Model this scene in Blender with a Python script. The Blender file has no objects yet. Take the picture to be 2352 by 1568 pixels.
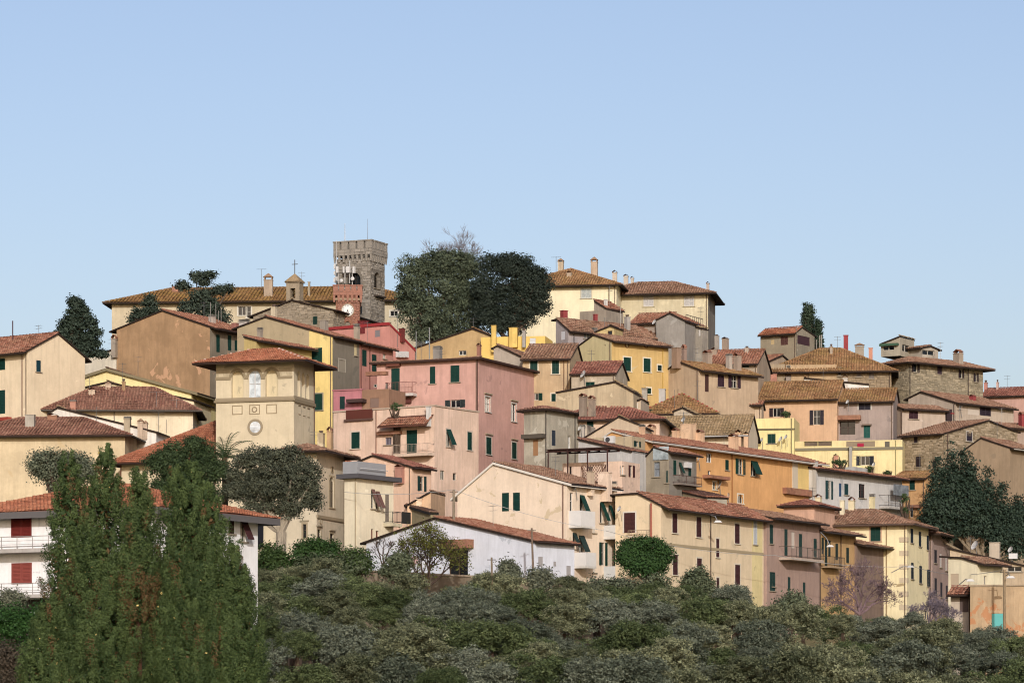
import bpy, math, random
import numpy as np
from mathutils import Vector, Matrix

# ------------------------------------------------------------------ camera, sky, sun, exposure
SC = bpy.context.scene
COL = SC.collection
FOC, HZ, CX, CZ = 7500.0, 1650.0, 1176.0, 2.0       # survey constants of the viewpoint (px at 2352 wide)
cam_d = bpy.data.cameras.new('camera'); cam = bpy.data.objects.new('camera', cam_d); COL.objects.link(cam)
cam.location = (0, 0, CZ); cam.rotation_euler = (math.radians(90), 0, 0)
cam_d.sensor_width = 36; cam_d.lens = 36 * FOC / 2352; cam_d.shift_y = (HZ - 784) / 2352
cam_d.clip_start = 1; cam_d.clip_end = 20000
SC.camera = cam
SUN_AZ, SUN_EL = -7.0, 21.0
world = bpy.data.worlds.new('World'); SC.world = world; world.use_nodes = True
wn = world.node_tree.nodes; wl = world.node_tree.links
bg = wn['Background']; sky = wn.new('ShaderNodeTexSky'); sky.sky_type = 'NISHITA'; sky.sun_disc = False
sky.sun_elevation = math.radians(SUN_EL); sky.sun_rotation = math.radians(180 + SUN_AZ)
sky.air_density = 0.9; sky.dust_density = 2.6; sky.ozone_density = 0.4
wb = wn.new('ShaderNodeMix'); wb.data_type = 'RGBA'; wb.blend_type = 'MULTIPLY'; wb.inputs[0].default_value = 1.0; wb.inputs[7].default_value = (1.0, 0.955, 1.02, 1)   # uniform camera white balance
wl.new(sky.outputs[0], wb.inputs[6]); wl.new(wb.outputs[2], bg.inputs['Color'])
bg.inputs['Strength'].default_value = 0.15
sd = bpy.data.lights.new('sun', 'SUN'); sd.energy = 3.2; sd.angle = math.radians(0.5); sd.color = (1.0, 0.98, 0.955)
sun = bpy.data.objects.new('sun', sd); COL.objects.link(sun)
_a, _e = math.radians(SUN_AZ), math.radians(SUN_EL)
sun.rotation_euler = Vector((math.sin(_a) * math.cos(_e), math.cos(_a) * math.cos(_e), -math.sin(_e))).to_track_quat('-Z', 'Y').to_euler()
sun.location = (-60, -100, 120)
SC.view_settings.view_transform = 'Standard'; SC.view_settings.look = 'None'
SC.view_settings.exposure = 0.0; SC.view_settings.gamma = 1.0; SC.view_settings.use_curve_mapping = False

SC.cycles.filter_width = 1.1                       # crisp sensor sampling
R = random.Random(7)
NR = np.random.default_rng(11)

# ------------------------------------------------------------------ survey helpers
VW = {'0': (0, 0, 0)}
for k, (a, b, s) in dict(A=(0, 1000, 2.352), B=(1000, 850, 2.352), C=(2000, 950, 2.352), D=(3000, 1150, 2.352),
                         E=(0, 1600, 2.352), F=(1000, 1500, 2.352), G=(2000, 1550, 2.352), H=(3096, 1600, 2.352),
                         I=(0, 2064, 2.352), J=(1000, 2064, 2.352), K=(2000, 2064, 2.352), L=(3096, 2064, 2.352),
                         P=(780, 1340, 3.92), Q=(1280, 850, 3.3575), S=(2250, 1700, 3.357)).items():
    VW[k] = (a, b, s)
def px(v, x, y):
    if v == '0': return x, y
    a, b, s = VW[v]
    return (a + x / s) / 1.741497, (b + y / s) / 1.741497
def at(v, x, y, Y):
    u, w = px(v, x, y)
    return Vector(((u - CX) * Y / FOC, Y, CZ + (HZ - w) * Y / FOC))

TERR = [(-200, 0), (60, 0), (120, 0), (170, -1), (210, 0.5), (245, 3), (262, 5), (270, 8), (290, 11), (305, 15), (320, 19), (340, 26),
        (355, 31), (370, 36), (390, 39), (420, 39), (520, 28), (900, 5), (6000, 0)]
def terr(Y, X=0.0):
    if Y > 200: Y -= max(0, min(42, (X - 4) * 1.15)) * min(1, (Y - 200) / 60) * max(0, min(1, (600 - Y) / 150))
    for (a, b), (c, d) in zip(TERR, TERR[1:]):
        if Y <= c:
            t = (Y - a) / (c - a); return b + (d - b) * t
    return 0.0

# ------------------------------------------------------------------ materials
def lin(h):
    h = h.lstrip('#'); out = []
    for i in (0, 2, 4):
        c = int(h[i:i + 2], 16) / 255
        out.append(c / 12.92 if c <= 0.04045 else ((c + 0.055) / 1.055) ** 2.4)
    return out
def hexc(h, k=0.8): return tuple(min(c * k * .86, 0.85) for c in lin(h)) + (1.0,)
def mul(c, k, d=None):
    if d is None: d = (1, 1, 1)
    return tuple(min(1, c[i] * k * d[i]) for i in range(3)) + (1.0,)
class NT:
    def __init__(s, name):
        s.m = bpy.data.materials.new(name); s.m.use_nodes = True
        s.t = s.m.node_tree; s.n = s.t.nodes; s.b = s.n['Principled BSDF']
        s.b.inputs['Roughness'].default_value = 0.9
        s.b.inputs['Specular IOR Level'].default_value = 0.2
    def new(s, ty, **kw):
        o = s.n.new(ty)
        for k, v in kw.items(): setattr(o, k, v)
        return o
    def link(s, a, b): s.t.links.new(a, b)
    def coords(s, scale=(1, 1, 1), loc=(0, 0, 0), kind='Object'):
        c = s.new('ShaderNodeTexCoord'); m = s.new('ShaderNodeMapping')
        m.inputs['Scale'].default_value = scale; m.inputs['Location'].default_value = loc
        s.link(c.outputs[kind], m.inputs['Vector']); return m.outputs[0]
    def noise(s, vec, scale, detail=4, rough=0.6, lo=0.4, hi=0.65, dist=0.0):
        t = s.new('ShaderNodeTexNoise'); t.inputs['Scale'].default_value = scale; t.inputs['Detail'].default_value = detail
        t.inputs['Roughness'].default_value = rough; t.inputs['Distortion'].default_value = dist
        s.link(vec, t.inputs['Vector'])
        r = s.new('ShaderNodeMapRange'); r.inputs[1].default_value = lo; r.inputs[2].default_value = hi
        s.link(t.outputs['Fac'], r.inputs[0]); return r.outputs[0]
    def scale(s, x, k):
        m = s.new('ShaderNodeMath', operation='MULTIPLY'); s.link(x, m.inputs[0])
        if isinstance(k, float): m.inputs[1].default_value = k
        else: s.link(k, m.inputs[1])
        return m.outputs[0]
    def mix(s, fac, a, b, mode='MIX'):
        m = s.new('ShaderNodeMix', data_type='RGBA', blend_type=mode)
        if isinstance(fac, float): m.inputs['Factor'].default_value = fac
        else: s.link(fac, m.inputs['Factor'])
        for nm, v in (('A', a), ('B', b)):
            i = [q for q in m.inputs if q.name == nm and q.type == 'RGBA'][0]
            if isinstance(v, tuple): i.default_value = v
            else: s.link(v, i)
        return [q for q in m.outputs if q.type == 'RGBA'][0]
    def bump(s, h, st=0.3, d=0.02):
        b = s.new('ShaderNodeBump'); b.inputs['Strength'].default_value = st; b.inputs['Distance'].default_value = d
        s.link(h, b.inputs['Height']); s.link(b.outputs[0], s.b.inputs['Normal'])
    def base(s, c):
        if isinstance(c, tuple): s.b.inputs['Base Color'].default_value = c
        else: s.link(c, s.b.inputs['Base Color'])
MC = {}
def plaster(h, wear=0.35, dirt=0.3, patch=0.0, pcol=None, k=0.88):
    key = ('pl', h, wear, dirt, patch, pcol)
    if key in MC: return MC[key]
    n = NT('plaster_' + h.strip('#')); c = hexc(h, .86 if min(lin(h)) > .7 else k); y_ = .3 * c[0] + .59 * c[1] + .11 * c[2]; c = tuple(y_ + (q - y_) * .76 for q in c[:3]) + (1.0,); off = (R.uniform(0, 90), R.uniform(0, 90), R.uniform(0, 90))
    big = n.noise(n.coords((1, 1, 1), off), 0.35, 6, 0.65, 0.45, 0.59)
    strk = n.noise(n.coords((1.4, 1.4, 0.16), off), 1.3, 5, 0.65, 0.52, 0.66)
    fine = n.noise(n.coords((1, 1, 1), off), 3.5, 6, 0.7, 0.3, 0.75)
    mid = n.noise(n.coords((1, 1, .8), (off[2], off[0], 7)), 1.1, 7, 0.72, 0.42, 0.62)
    o = n.mix(n.scale(big, min(.9, wear * 1.3 + .12)), c, mul(c, 0.66, (0.99, 0.97, 0.94)))
    o = n.mix(n.scale(mid, .2 + wear * .5), o, mul(c, 0.68, (1.02, 0.99, 0.95)))
    o = n.mix(n.scale(fine, 0.3), o, mul(c, 1.13))
    o = n.mix(n.scale(strk, dirt * 1.1), o, mul(c, 0.5, (0.95, 0.96, 0.98)))
    drip = n.noise(n.coords((2.6, 2.6, .14), (off[1], 5, off[2])), 1.0, 6, 0.7, 0.5, 0.62)
    o = n.mix(n.scale(drip, .16 + dirt * .6), o, mul(c, 0.6, (0.97, 0.98, 0.98)))
    blot = n.noise(n.coords((1, 1, .45), (off[2], 2, off[1])), .8, 7, 0.75, 0.47, 0.62)
    o = n.mix(n.scale(blot, .18 + wear * .6), o, mul(c, 0.72, (0.98, 0.98, 0.98)))
    spk = n.noise(n.coords((1, 1, 1), off), 9, 3, 0.8, 0.3, 0.7)
    o = n.mix(n.scale(spk, .22), o, mul(c, 0.74))
    if patch == 0: patch = .05 + wear * .45
    if patch > 0:
        pt = n.noise(n.coords((1, 1, 1), (off[1], off[0], 3)), 0.55, 5, 0.6, 0.66 - patch * 0.16, 0.69 - patch * 0.16, 0.6)
        o = n.mix(n.scale(pt, 0.75), o, hexc(pcol, .8) if pcol else mul(c, R.choice((.62, .74, 1.16)), (.97, 1.0, 1.03)))
    n.base(o); n.bump(n.noise(n.coords(), 14, 4, 0.7, 0.2, 0.8), 0.25, 0.015)
    MC[key] = n.m; return n.m
def stone_mat(h, h2=None, k=0.8, vary=0.6):
    key = ('st', h, h2)
    if key in MC: return MC[key]
    n = NT('stone_' + h.strip('#')); c = hexc(h, k); c2 = hexc(h2 or h, k)
    g = n.new('ShaderNodeNewGeometry')
    o = n.mix(g.outputs['Random Per Island'], mul(c, 1 - 0.4 * vary), mul(c2, 1 + 0.35 * vary))
    big = n.noise(n.coords(), 0.5, 5, 0.6, 0.4, 0.7)
    o = n.mix(n.scale(big, 0.35), o, mul(c, 0.6))
    o = n.mix(n.scale(n.noise(n.coords(), 6, 5, 0.7, 0.35, 0.75), 0.35), o, mul(c, 0.6))
    n.base(o); n.bump(n.noise(n.coords(), 9, 4, 0.7, 0.2, 0.8), 0.5, 0.03); MC[key] = n.m; return n.m
def rubble_mat(h, k=0.8):          # mortar and small filling between the built stones
    key = ('rb', h)
    if key in MC: return MC[key]
    n = NT('mortar_' + h.strip('#')); c = hexc(h, k)
    vo = n.new('ShaderNodeTexVoronoi'); vo.inputs['Scale'].default_value = 3.5; n.link(n.coords((1, 1, 1.7)), vo.inputs['Vector'])
    bw = n.new('ShaderNodeRGBToBW'); n.link(vo.outputs['Color'], bw.inputs[0])
    o = n.mix(bw.outputs[0], mul(c, 0.6), mul(c, 1.15))
    n.base(o); n.bump(vo.outputs['Distance'], 0.6, 0.05); MC[key] = n.m; return n.m
TILE = dict(red=('#98604c', '#b98e78', '#8a7656', 0.3), org=('#a8664c', '#bd8468', '#96704e', 0.3), och=('#936848', '#b5936c', '#94804c', 0.5),
            brn=('#8a6350', '#b3947e', '#7c6a50', 0.35), ylw=('#86623f', '#a5845a', '#8f7636', 0.6), dkr=('#84594c', '#a8826f', '#7a654f', 0.3),
            gry=('#9a8262', '#b9a383', '#8a7850', 0.4), crm=('#8f584c', '#ab7c6c', '#806450', 0.28))
def tile_mat(p):
    key = ('ti', p)
    if key in MC: return MC[key]
    a, b, l, am = TILE[p]; n = NT('terracotta_' + p)
    ca, cb, cl = hexc(a, 0.86), hexc(b, 0.86), hexc(l, 0.8)
    g = n.new('ShaderNodeNewGeometry'); rp = g.outputs['Random Per Island']
    o = n.mix(n.scale(rp, .7), mul(ca, 0.85), cb)
    o = n.mix(n.scale(n.noise(n.coords(), 0.6, 6, 0.7, 0.46, 0.62), am), o, cl)
    o = n.mix(n.scale(n.noise(n.coords((1, 1, 1), (9, 4, 2)), 1.1, 6, 0.75, 0.45, 0.7), 0.7), o, mul(ca, 0.34, (0.9, 0.95, 1)))
    o = n.mix(n.scale(n.noise(n.coords((1, 1, 1), (3, 8, 5)), 2.3, 4, 0.7, 0.58, 0.7), 0.35), o, mul(cb, 1.25, (0.98, 1.05, 1.1)))
    n.base(o); MC[key] = n.m; return n.m
def flat(h, rough=0.7, metal=0.0, k=0.7, spec=0.25, vary=0.12):
    key = ('fl', h, rough, metal)
    if key in MC: return MC[key]
    n = NT('paint_' + h.strip('#')); c = hexc(h, k)
    n.base(n.mix(n.scale(n.noise(n.coords(), 2.2, 5, 0.7, 0.35, 0.7), vary * 2), c, mul(c, 0.7)))
    n.b.inputs['Roughness'].default_value = rough; n.b.inputs['Metallic'].default_value = metal
    n.b.inputs['Specular IOR Level'].default_value = spec; MC[key] = n.m; return n.m
def glass_mat(h='#14181e'):
    key = ('gl', h)
    if key in MC: return MC[key]
    n = NT('window_glass_' + h.strip('#')); n.base(n.mix(n.noise(n.coords(), 1.3, 3), hexc(h), mul(hexc(h), 0.5)))
    n.b.inputs['Roughness'].default_value = 0.12; n.b.inputs['Specular IOR Level'].default_value = 0.45
    MC[key] = n.m; return n.m
def leaf_mat(h1, h2, trans=0.25, k=1.0, brown=None):
    key = ('lf', h1, h2, brown)
    if key in MC: return MC[key]
    n = NT('leaves_' + h1.strip('#')); a, b = hexc(h1, k), hexc(h2, k)
    g = n.new('ShaderNodeNewGeometry'); at_ = n.new('ShaderNodeAttribute', attribute_name='tint')
    oi = n.new('ShaderNodeObjectInfo')
    f = n.new('ShaderNodeMath', operation='MULTIPLY_ADD'); n.link(g.outputs['Random Per Island'], f.inputs[0]); f.inputs[1].default_value = 0.3
    q = n.scale(at_.outputs['Fac'], 0.7); n.link(q, f.inputs[2])
    o = n.mix(f.outputs[0], a, b)
    o = n.mix(n.scale(oi.outputs['Random'], 0.6), o, mul(a, 1.15, (0.85, 1.05, 0.8)))
    if brown:
        mr = n.new('ShaderNodeMapRange'); mr.inputs[1].default_value = 0.93; mr.inputs[2].default_value = 0.97; n.link(at_.outputs['Fac'], mr.inputs[0])
        o = n.mix(mr.outputs[0], o, hexc(brown, k))
    n.base(o); n.b.inputs['Roughness'].default_value = 0.65; n.b.inputs['Specular IOR Level'].default_value = 0.18
    tr = n.new('ShaderNodeBsdfTranslucent'); n.link(o, tr.inputs['Color'])
    ms = n.new('ShaderNodeMixShader'); ms.inputs[0].default_value = trans * .6
    n.link(n.b.outputs[0], ms.inputs[1]); n.link(tr.outputs[0], ms.inputs[2])
    n.link(ms.outputs[0], n.n['Material Output'].inputs['Surface']); MC[key] = n.m; return n.m
def bark_mat(h):
    key = ('bk', h)
    if key in MC: return MC[key]
    n = NT('bark_' + h.strip('#')); c = hexc(h)
    n.base(n.mix(n.noise(n.coords((3, 3, 0.6)), 3, 5, 0.7, 0.35, 0.7), c, mul(c, 0.5))); MC[key] = n.m; return n.m

# ------------------------------------------------------------------ mesh helpers
class MB:
    def __init__(s): s.v = []; s.f = []
    def quad(s, *p):
        i = len(s.v); s.v += [tuple(q) for q in p]; s.f.append(tuple(range(i, i + len(p))))
    def box(s, x0, y0, z0, x1, y1, z1):
        i = len(s.v)
        s.v += [(x0, y0, z0), (x1, y0, z0), (x1, y1, z0), (x0, y1, z0), (x0, y0, z1), (x1, y0, z1), (x1, y1, z1), (x0, y1, z1)]
        s.f += [(i, i + 3, i + 2, i + 1), (i + 4, i + 5, i + 6, i + 7), (i, i + 1, i + 5, i + 4), (i + 1, i + 2, i + 6, i + 5), (i + 2, i + 3, i + 7, i + 6), (i + 3, i, i + 4, i + 7)]
        return s
    def frustum(s, cx, cy, z0, z1, w0, d0, w1, d1):
        i = len(s.v)
        for z, w, d in ((z0, w0, d0), (z1, w1, d1)):
            s.v += [(cx - w / 2, cy - d / 2, z), (cx + w / 2, cy - d / 2, z), (cx + w / 2, cy + d / 2, z), (cx - w / 2, cy + d / 2, z)]
        s.f += [(i, i + 3, i + 2, i + 1), (i + 4, i + 5, i + 6, i + 7), (i, i + 1, i + 5, i + 4), (i + 1, i + 2, i + 6, i + 5), (i + 2, i + 3, i + 7, i + 6), (i + 3, i, i + 4, i + 7)]
        return s
    def tube(s, pts, rad, n=6, cap=True):
        pts = [Vector(p) for p in pts]; m = len(pts)
        if not isinstance(rad, (list, tuple)): rad = [rad] * m
        i0 = len(s.v); up = Vector((0.13, 0.21, 1)).normalized()
        for k in range(m):
            d = (pts[min(k + 1, m - 1)] - pts[max(k - 1, 0)])
            if d.length < 1e-6: d = Vector((0, 0, 1))
            d.normalize(); a = d.cross(up)
            if a.length < 0.1: a = d.cross(Vector((1, 0, 0)))
            a.normalize(); b = d.cross(a)
            for j in range(n):
                t = 2 * math.pi * j / n; s.v.append(tuple(pts[k] + float(rad[k]) * (a * math.cos(t) + b * math.sin(t))))
        for k in range(m - 1):
            for j in range(n):
                a, b = i0 + k * n + j, i0 + k * n + (j + 1) % n
                s.f.append((a, b, b + n, a + n))
        if cap:
            s.f.append(tuple(i0 + j for j in range(n))); s.f.append(tuple(i0 + (m - 1) * n + j for j in range(n)))
        return s
    def lathe(s, prof, n=10, c=(0, 0, 0)):
        i0 = len(s.v)
        for r, z in prof:
            for j in range(n):
                t = 2 * math.pi * j / n; s.v.append((c[0] + r * math.cos(t), c[1] + r * math.sin(t), c[2] + z))
        for k in range(len(prof) - 1):
            for j in range(n):
                a, b = i0 + k * n + j, i0 + k * n + (j + 1) % n; s.f.append((a, b, b + n, a + n))
        return s
    def mesh(s, name, mat):
        me = bpy.data.meshes.new(name); me.from_pydata(s.v, [], s.f)
        if mat: me.materials.append(mat)
        me.update(); return me
    def obj(s, name, mat, parent=None, loc=None, rz=0.0):
        o = bpy.data.objects.new(name, s.mesh(name, mat)); COL.objects.link(o)
        if parent is not None: o.parent = parent
        if loc is not None: o.location = loc
        o.rotation_euler = (0, 0, rz); return o
def mobj(name, me, parent=None, loc=None, rz=0.0):
    o = bpy.data.objects.new(name, me); COL.objects.link(o)
    if parent is not None: o.parent = parent
    if loc is not None: o.location = loc
    o.rotation_euler = (0, 0, rz); return o
def empty(name, label, cat, loc, rz=0.0, group=None):
    o = bpy.data.objects.new(name, None); COL.objects.link(o); o.location = loc; o.rotation_euler = (0, 0, rz)
    o['label'] = label; o['category'] = cat
    if group: o['group'] = group
    return o
def tag(o, label, cat, group=None):
    o['label'] = label; o['category'] = cat
    if group: o['group'] = group
    return o
def np_mesh(name, verts, quads, mat, tint=None):
    me = bpy.data.meshes.new(name); nv, nf = len(verts), len(quads); q = quads.shape[1]
    me.vertices.add(nv); me.vertices.foreach_set('co', np.ascontiguousarray(verts, np.float32).ravel())
    me.loops.add(nf * q); me.loops.foreach_set('vertex_index', np.ascontiguousarray(quads, np.int32).ravel())
    me.polygons.add(nf); me.polygons.foreach_set('loop_start', np.arange(0, nf * q, q, dtype=np.int32))
    me.update(calc_edges=True)
    if tint is not None:
        a = me.attributes.new('tint', 'FLOAT', 'POINT'); a.data.foreach_set('value', np.ascontiguousarray(tint, np.float32))
    me.materials.append(mat); me.validate(); return me
# ------------------------------------------------------------------ buildings
GREEN, BROWN, MAROON, WHITE = '#143f36', '#4f2d2c', '#7c302b', '#dcdcd8'
LEAF = {}
def leaf_mesh(h):
    if h in LEAF: return LEAF[h]
    m = MB(); f = 0.12
    m.box(0, -.5, 0, f, .5, 1); m.box(1 - f, -.5, 0, 1, .5, 1); m.box(f, -.48, 0, 1 - f, .48, .05); m.box(f, -.48, .95, 1 - f, .48, 1); m.box(f, -.48, .48, 1 - f, .48, .53)
    n = 14
    for i in range(n):
        z = .05 + .9 * (i + .5) / n; k = len(m.v)
        m.v += [(f, .3, z + .02), (1 - f, .3, z + .02), (1 - f, -.42, z - .035), (f, -.42, z - .035)]; m.f.append((k, k + 1, k + 2, k + 3))
    m.quad((f, .32, .05), (1 - f, .32, .05), (1 - f, .32, .95), (f, .32, .95))
    LEAF[h] = m.mesh('shutter', flat(h, 0.6)); return LEAF[h]
def leaf_obj(parent, x, y, z, w, h, colr, tilt=0.0, swing=0.0):
    o = mobj('shutter', leaf_mesh(colr), parent, (x, y, z)); o.scale = (w, 0.05, h); o.rotation_euler = (tilt, 0, swing); return o
def tiles_for(slopes, ridges, sp, tl, rng):
    V = []; cnt = 0; ca = np.array([1, .5, -.5, -1.]); sa = np.array([0, .87, .87, 0.])
    for (E0, e, s, n, poly) in slopes:
        xs = [p[0] for p in poly]; x0, x1 = min(xs), max(xs); k = max(1, int((x1 - x0) / sp)); d = (x1 - x0) / k
        for i in range(k):
            x = x0 + (i + .5) * d; ts = []
            for (a, b), (c, q) in zip(poly, poly[1:] + poly[:1]):
                if (a - x) * (c - x) < 0: ts.append(b + (q - b) * (x - a) / (c - a))
            if len(ts) < 2: continue
            t0, t1 = min(ts), max(ts); m = int((t1 - t0) / tl + .35)
            if m < 1: continue
            t = t0 + np.arange(m) * tl + rng.uniform(-.03, .03, m); xx = x + rng.uniform(-.03, .03, m); lift = rng.uniform(0, .025, m) + .04 + .04 * np.sin(x * .9 + t0) * np.sin(t * .8 + 1)
            P = E0[None, :] + xx[:, None] * e + t[:, None] * s
            w, h = d * .42, .1
            lo = P[:, None, :] + (ca * w)[None, :, None] * e + (sa * h)[None, :, None] * n + (lift[:, None] + .028)[:, :, None] * n
            hi = P[:, None, :] + (ca * w * .8)[None, :, None] * e + (sa * h * .8)[None, :, None] * n + (tl * 1.08) * s
            V.append(np.concatenate([lo, hi], 1).reshape(-1, 3)); cnt += m
    for (a, b) in ridges:
        a = np.array(a, float); b = np.array(b, float); L = np.linalg.norm(b - a); m = max(1, int(L / .42)); dr = (b - a) / L
        sd_ = np.cross(dr, (0, 0, 1.)); sd_ /= np.linalg.norm(sd_) + 1e-9; up = np.cross(sd_, dr)
        for i in range(m):
            p = a + dr * (L * i / m); w, h = .13, .12
            lo = p + (ca * w)[:, None] * sd_ + (sa * h)[:, None] * up + up * rng.uniform(.01, .045); q = p + dr * (L / m * 1.06)
            hi = q + (ca * w * .8)[:, None] * sd_ + (sa * h * .8)[:, None] * up
            V.append(np.concatenate([lo, hi], 0)); cnt += 1
    if not cnt: return None, None
    V = np.concatenate(V, 0); b = (np.arange(cnt) * 8)[:, None]
    q = np.concatenate([b + np.array([[0, 1, 5, 4]]), b + np.array([[1, 2, 6, 5]]), b + np.array([[2, 3, 7, 6]]), b + np.array([[0, 3, 2, 1]])], 0)
    return V, q
HOUSES = []
class House:
    def __init__(s, label, v, x, y, Y, th, l=None, r=None, col='#d8c8a0', L=None, W=None, roof='gy', ap=None, pitch=17, tile='red', ov=.4, vg=.18,
                 name='house', cat='house', of=None, base=None, col2=None, wear=.35, dirt=.3, patch=0.0, pcol=None, el=None, afrac=None,
                 fascia=None, cope=None, par=.5, gut='#43362f', drop=5.0, sp=.3, zc=None, soff='#33271f', stone=None, stone2=None, caps=None, ry=None):  # soff: brown darkened further, eave shade put into its colour
        s.v = v; t = math.radians(th); s.th = t; s.c, s.s = math.cos(t), math.sin(t); s.Y = Y
        u, w = px(v, x, y); s.C = Vector(((u - CX) * Y / FOC, Y, 0)); ztop = zc if zc is not None else CZ + (HZ - w) * Y / FOC
        s.zb = min(terr(Y, s.C.x), terr(Y - 5, s.C.x)) - drop if base is None else at(v, x, base, Y).z
        s.C.z = s.zb; s.H = ztop - s.zb
        if L is None: L = -s.ax(v, l)
        if W is None: W = s.ay(v, r)
        s.L, s.W = L, W; s.holes = {'l': [], 'r': []}
        if of is None:
            s.root = empty(name, label, cat, s.C, -t); s.rel = Matrix.Identity(4); s.M = Matrix.Translation(s.C) @ Matrix.Rotation(-t, 4, 'Z')
        else:
            s.root = of.root; s.M = Matrix.Translation(s.C) @ Matrix.Rotation(-t, 4, 'Z'); s.rel = of.M.inverted() @ s.M
        s.roofk, s.tile, s.ov, s.vg, s.fascia, s.cope, s.par, s.gut, s.sp, s.soff = roof, tile, ov * (1.2 if ov >= .65 or ov < .3 else 1.75), vg, fascia, cope, par, gut, sp, soff
        s.stone, s.stone2, s.caps = stone, stone2, caps
        s.mat = rubble_mat(stone[1]) if stone else plaster(col, wear, dirt, patch, pcol)
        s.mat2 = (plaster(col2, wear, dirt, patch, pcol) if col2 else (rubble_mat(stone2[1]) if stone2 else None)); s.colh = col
        if roof != 'flat' and ov >= .3: s.H += .13
        H = s.H; tp = math.tan(math.radians(pitch))
        if roof == 'gy':
            if ap: xa = s.ax(v, ap[0]); za = s.zl(v, ap[0], ap[1])
            else: xa = -L * (.5 if afrac is None else afrac); za = H - xa * tp
            xa = max(-L, min(0, xa)); zl = H if el is None else s.zl(v, el[0], el[1])
            s.prof = [(-L, zl), (xa, za), (0, H)]
        elif roof == 'gx':
            if ap: ya = s.ay(v, ap[0]); za = s.zr(v, ap[0], ap[1])
            else: ya = W * (.5 if afrac is None else afrac); za = H + ya * tp
            ya = max(0, min(W, ya)); zr = H if el is None else s.zr(v, el[0], el[1])
            s.prof = [(0, H), (ya, za), (W, zr)]
        if ry:
            rx_, ry_ = ry[:2]; w_ = px(ry[2] if len(ry) > 2 else v, rx_, ry_)[1]
            yd = s.prof[1][0] if roof == 'gx' else W / 2; Yr = Y + yd * s.c + L / 2 * s.s; zr_ = CZ + (HZ - w_) / FOC * Yr - s.zb
            if roof == 'gx': s.prof[1] = (s.prof[1][0], max(zr_, H + .3))
            else: tp = max(.15, min(.75, (zr_ - H) / (min(L, W) / 2)))
        s.tp = tp; HOUSES.append(s)
    # pixel -> wall coordinates
    def ax(s, v, x):
        k = (px(v, x, 0)[0] - CX) / FOC; return -(s.C.x - k * s.Y) / (s.c + k * s.s)
    def ay(s, v, x):
        k = (px(v, x, 0)[0] - CX) / FOC; d = s.s - k * s.c
        return (k * s.Y - s.C.x) / d
    def zl(s, v, x, y): return CZ + (HZ - px(v, x, y)[1]) / FOC * (s.Y - s.ax(v, x) * s.s) - s.zb
    def zr(s, v, x, y): return CZ + (HZ - px(v, x, y)[1]) / FOC * (s.Y + s.ay(v, x) * s.c) - s.zb
    def interp(s, q):
        p = s.prof
        for (a, b), (c, d) in zip(p, p[1:]):
            if q <= c + 1e-6 and c > a: return b + (d - b) * (q - a) / (c - a)
        return p[-1][1]
    def zroof(s, x, y):
        k = s.roofk
        if k == 'gy': return s.interp(x)
        if k == 'gx': return s.interp(y)
        if k == 'hip': return s.H + s.tp * min(-x, x + s.L, y, s.W - y)
        return s.H - s.par
    def prof_l(s):
        z = s.H if s.roofk in ('hip', 'flat') else s.zroof(0, 0)
        return list(s.prof) if s.roofk == 'gy' else [(-s.L, z), (0, z)]
    def prof_r(s): return list(s.prof) if s.roofk == 'gx' else [(0, s.zz()), (s.W, s.zz())]
    def zz(s): return s.prof[-1][1] if s.roofk == 'gy' else s.H
    def add(s, mb, name, mat, loc=(0, 0, 0), rz=0.0):
        me = mb if isinstance(mb, bpy.types.Mesh) else mb.mesh(name, mat)
        o = bpy.data.objects.new(name, me); COL.objects.link(o); o.parent = s.root
        o.matrix_local = s.rel @ Matrix.Translation(Vector(loc)) @ Matrix.Rotation(rz, 4, 'Z'); return o
    def rect(s, f, v, x0, y0, x1, y1):
        xc = (x0 + x1) / 2
        if f == 'l': return s.ax(v, x0), s.ax(v, x1), s.zl(v, xc, y1), s.zl(v, xc, y0)
        return s.ay(v, x0), s.ay(v, x1), s.zr(v, xc, y1), s.zr(v, xc, y0)
    def place(s, f, a, z, out=0.0):
        return ((a, -out, z), 0.0) if f == 'l' else ((out, a, z), math.pi / 2)
    def win(s, f, rects, st='sh', col=GREEN, v=None, sur=None, sill=True, arch=False, frame='#c9c4b8', name='window', depth=.2, pane='#12161b', leaves=2, sw=.1, hood=False):
        v = v or s.v
        if isinstance(rects, tuple): rects = [rects]
        out = []
        for rc in rects:
            a0, a1, z0, z1 = s.rect(f, v, *rc); w, h = a1 - a0, z1 - z0
            oa0, oa1 = a0, a1
            if st == 'so': oa0, oa1 = a0 + w * .25, a1 - w * .25
            ow = oa1 - oa0
            s.holes[f].append((oa0, oa1, z0, z1))
            loc, rz = s.place(f, oa0, z0); m = MB(); t = min(.06, ow * .12); yb = depth + (.22 if st == 'ni' else 0)
            m.box(0, yb - .08, 0, t, yb, h); m.box(ow - t, yb - .08, 0, ow, yb, h); m.box(t, yb - .08, 0, ow - t, yb, t); m.box(t, yb - .08, h - t, ow - t, yb, h)
            if ow > .7: m.box(ow / 2 - .04, yb - .085, t, ow / 2 + .04, yb - .003, h - t)
            if h > 1.2 and st in ('gl', 'so'): m.box(t, yb - .082, h * .55, ow - t, yb - .004, h * .55 + .05)
            o = s.add(m, name, flat(frame), loc, rz)
            pm = MB(); pm.box(0, yb, 0, ow, yb + .02, h); pm.obj('pane', glass_mat(pane), o)
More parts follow.
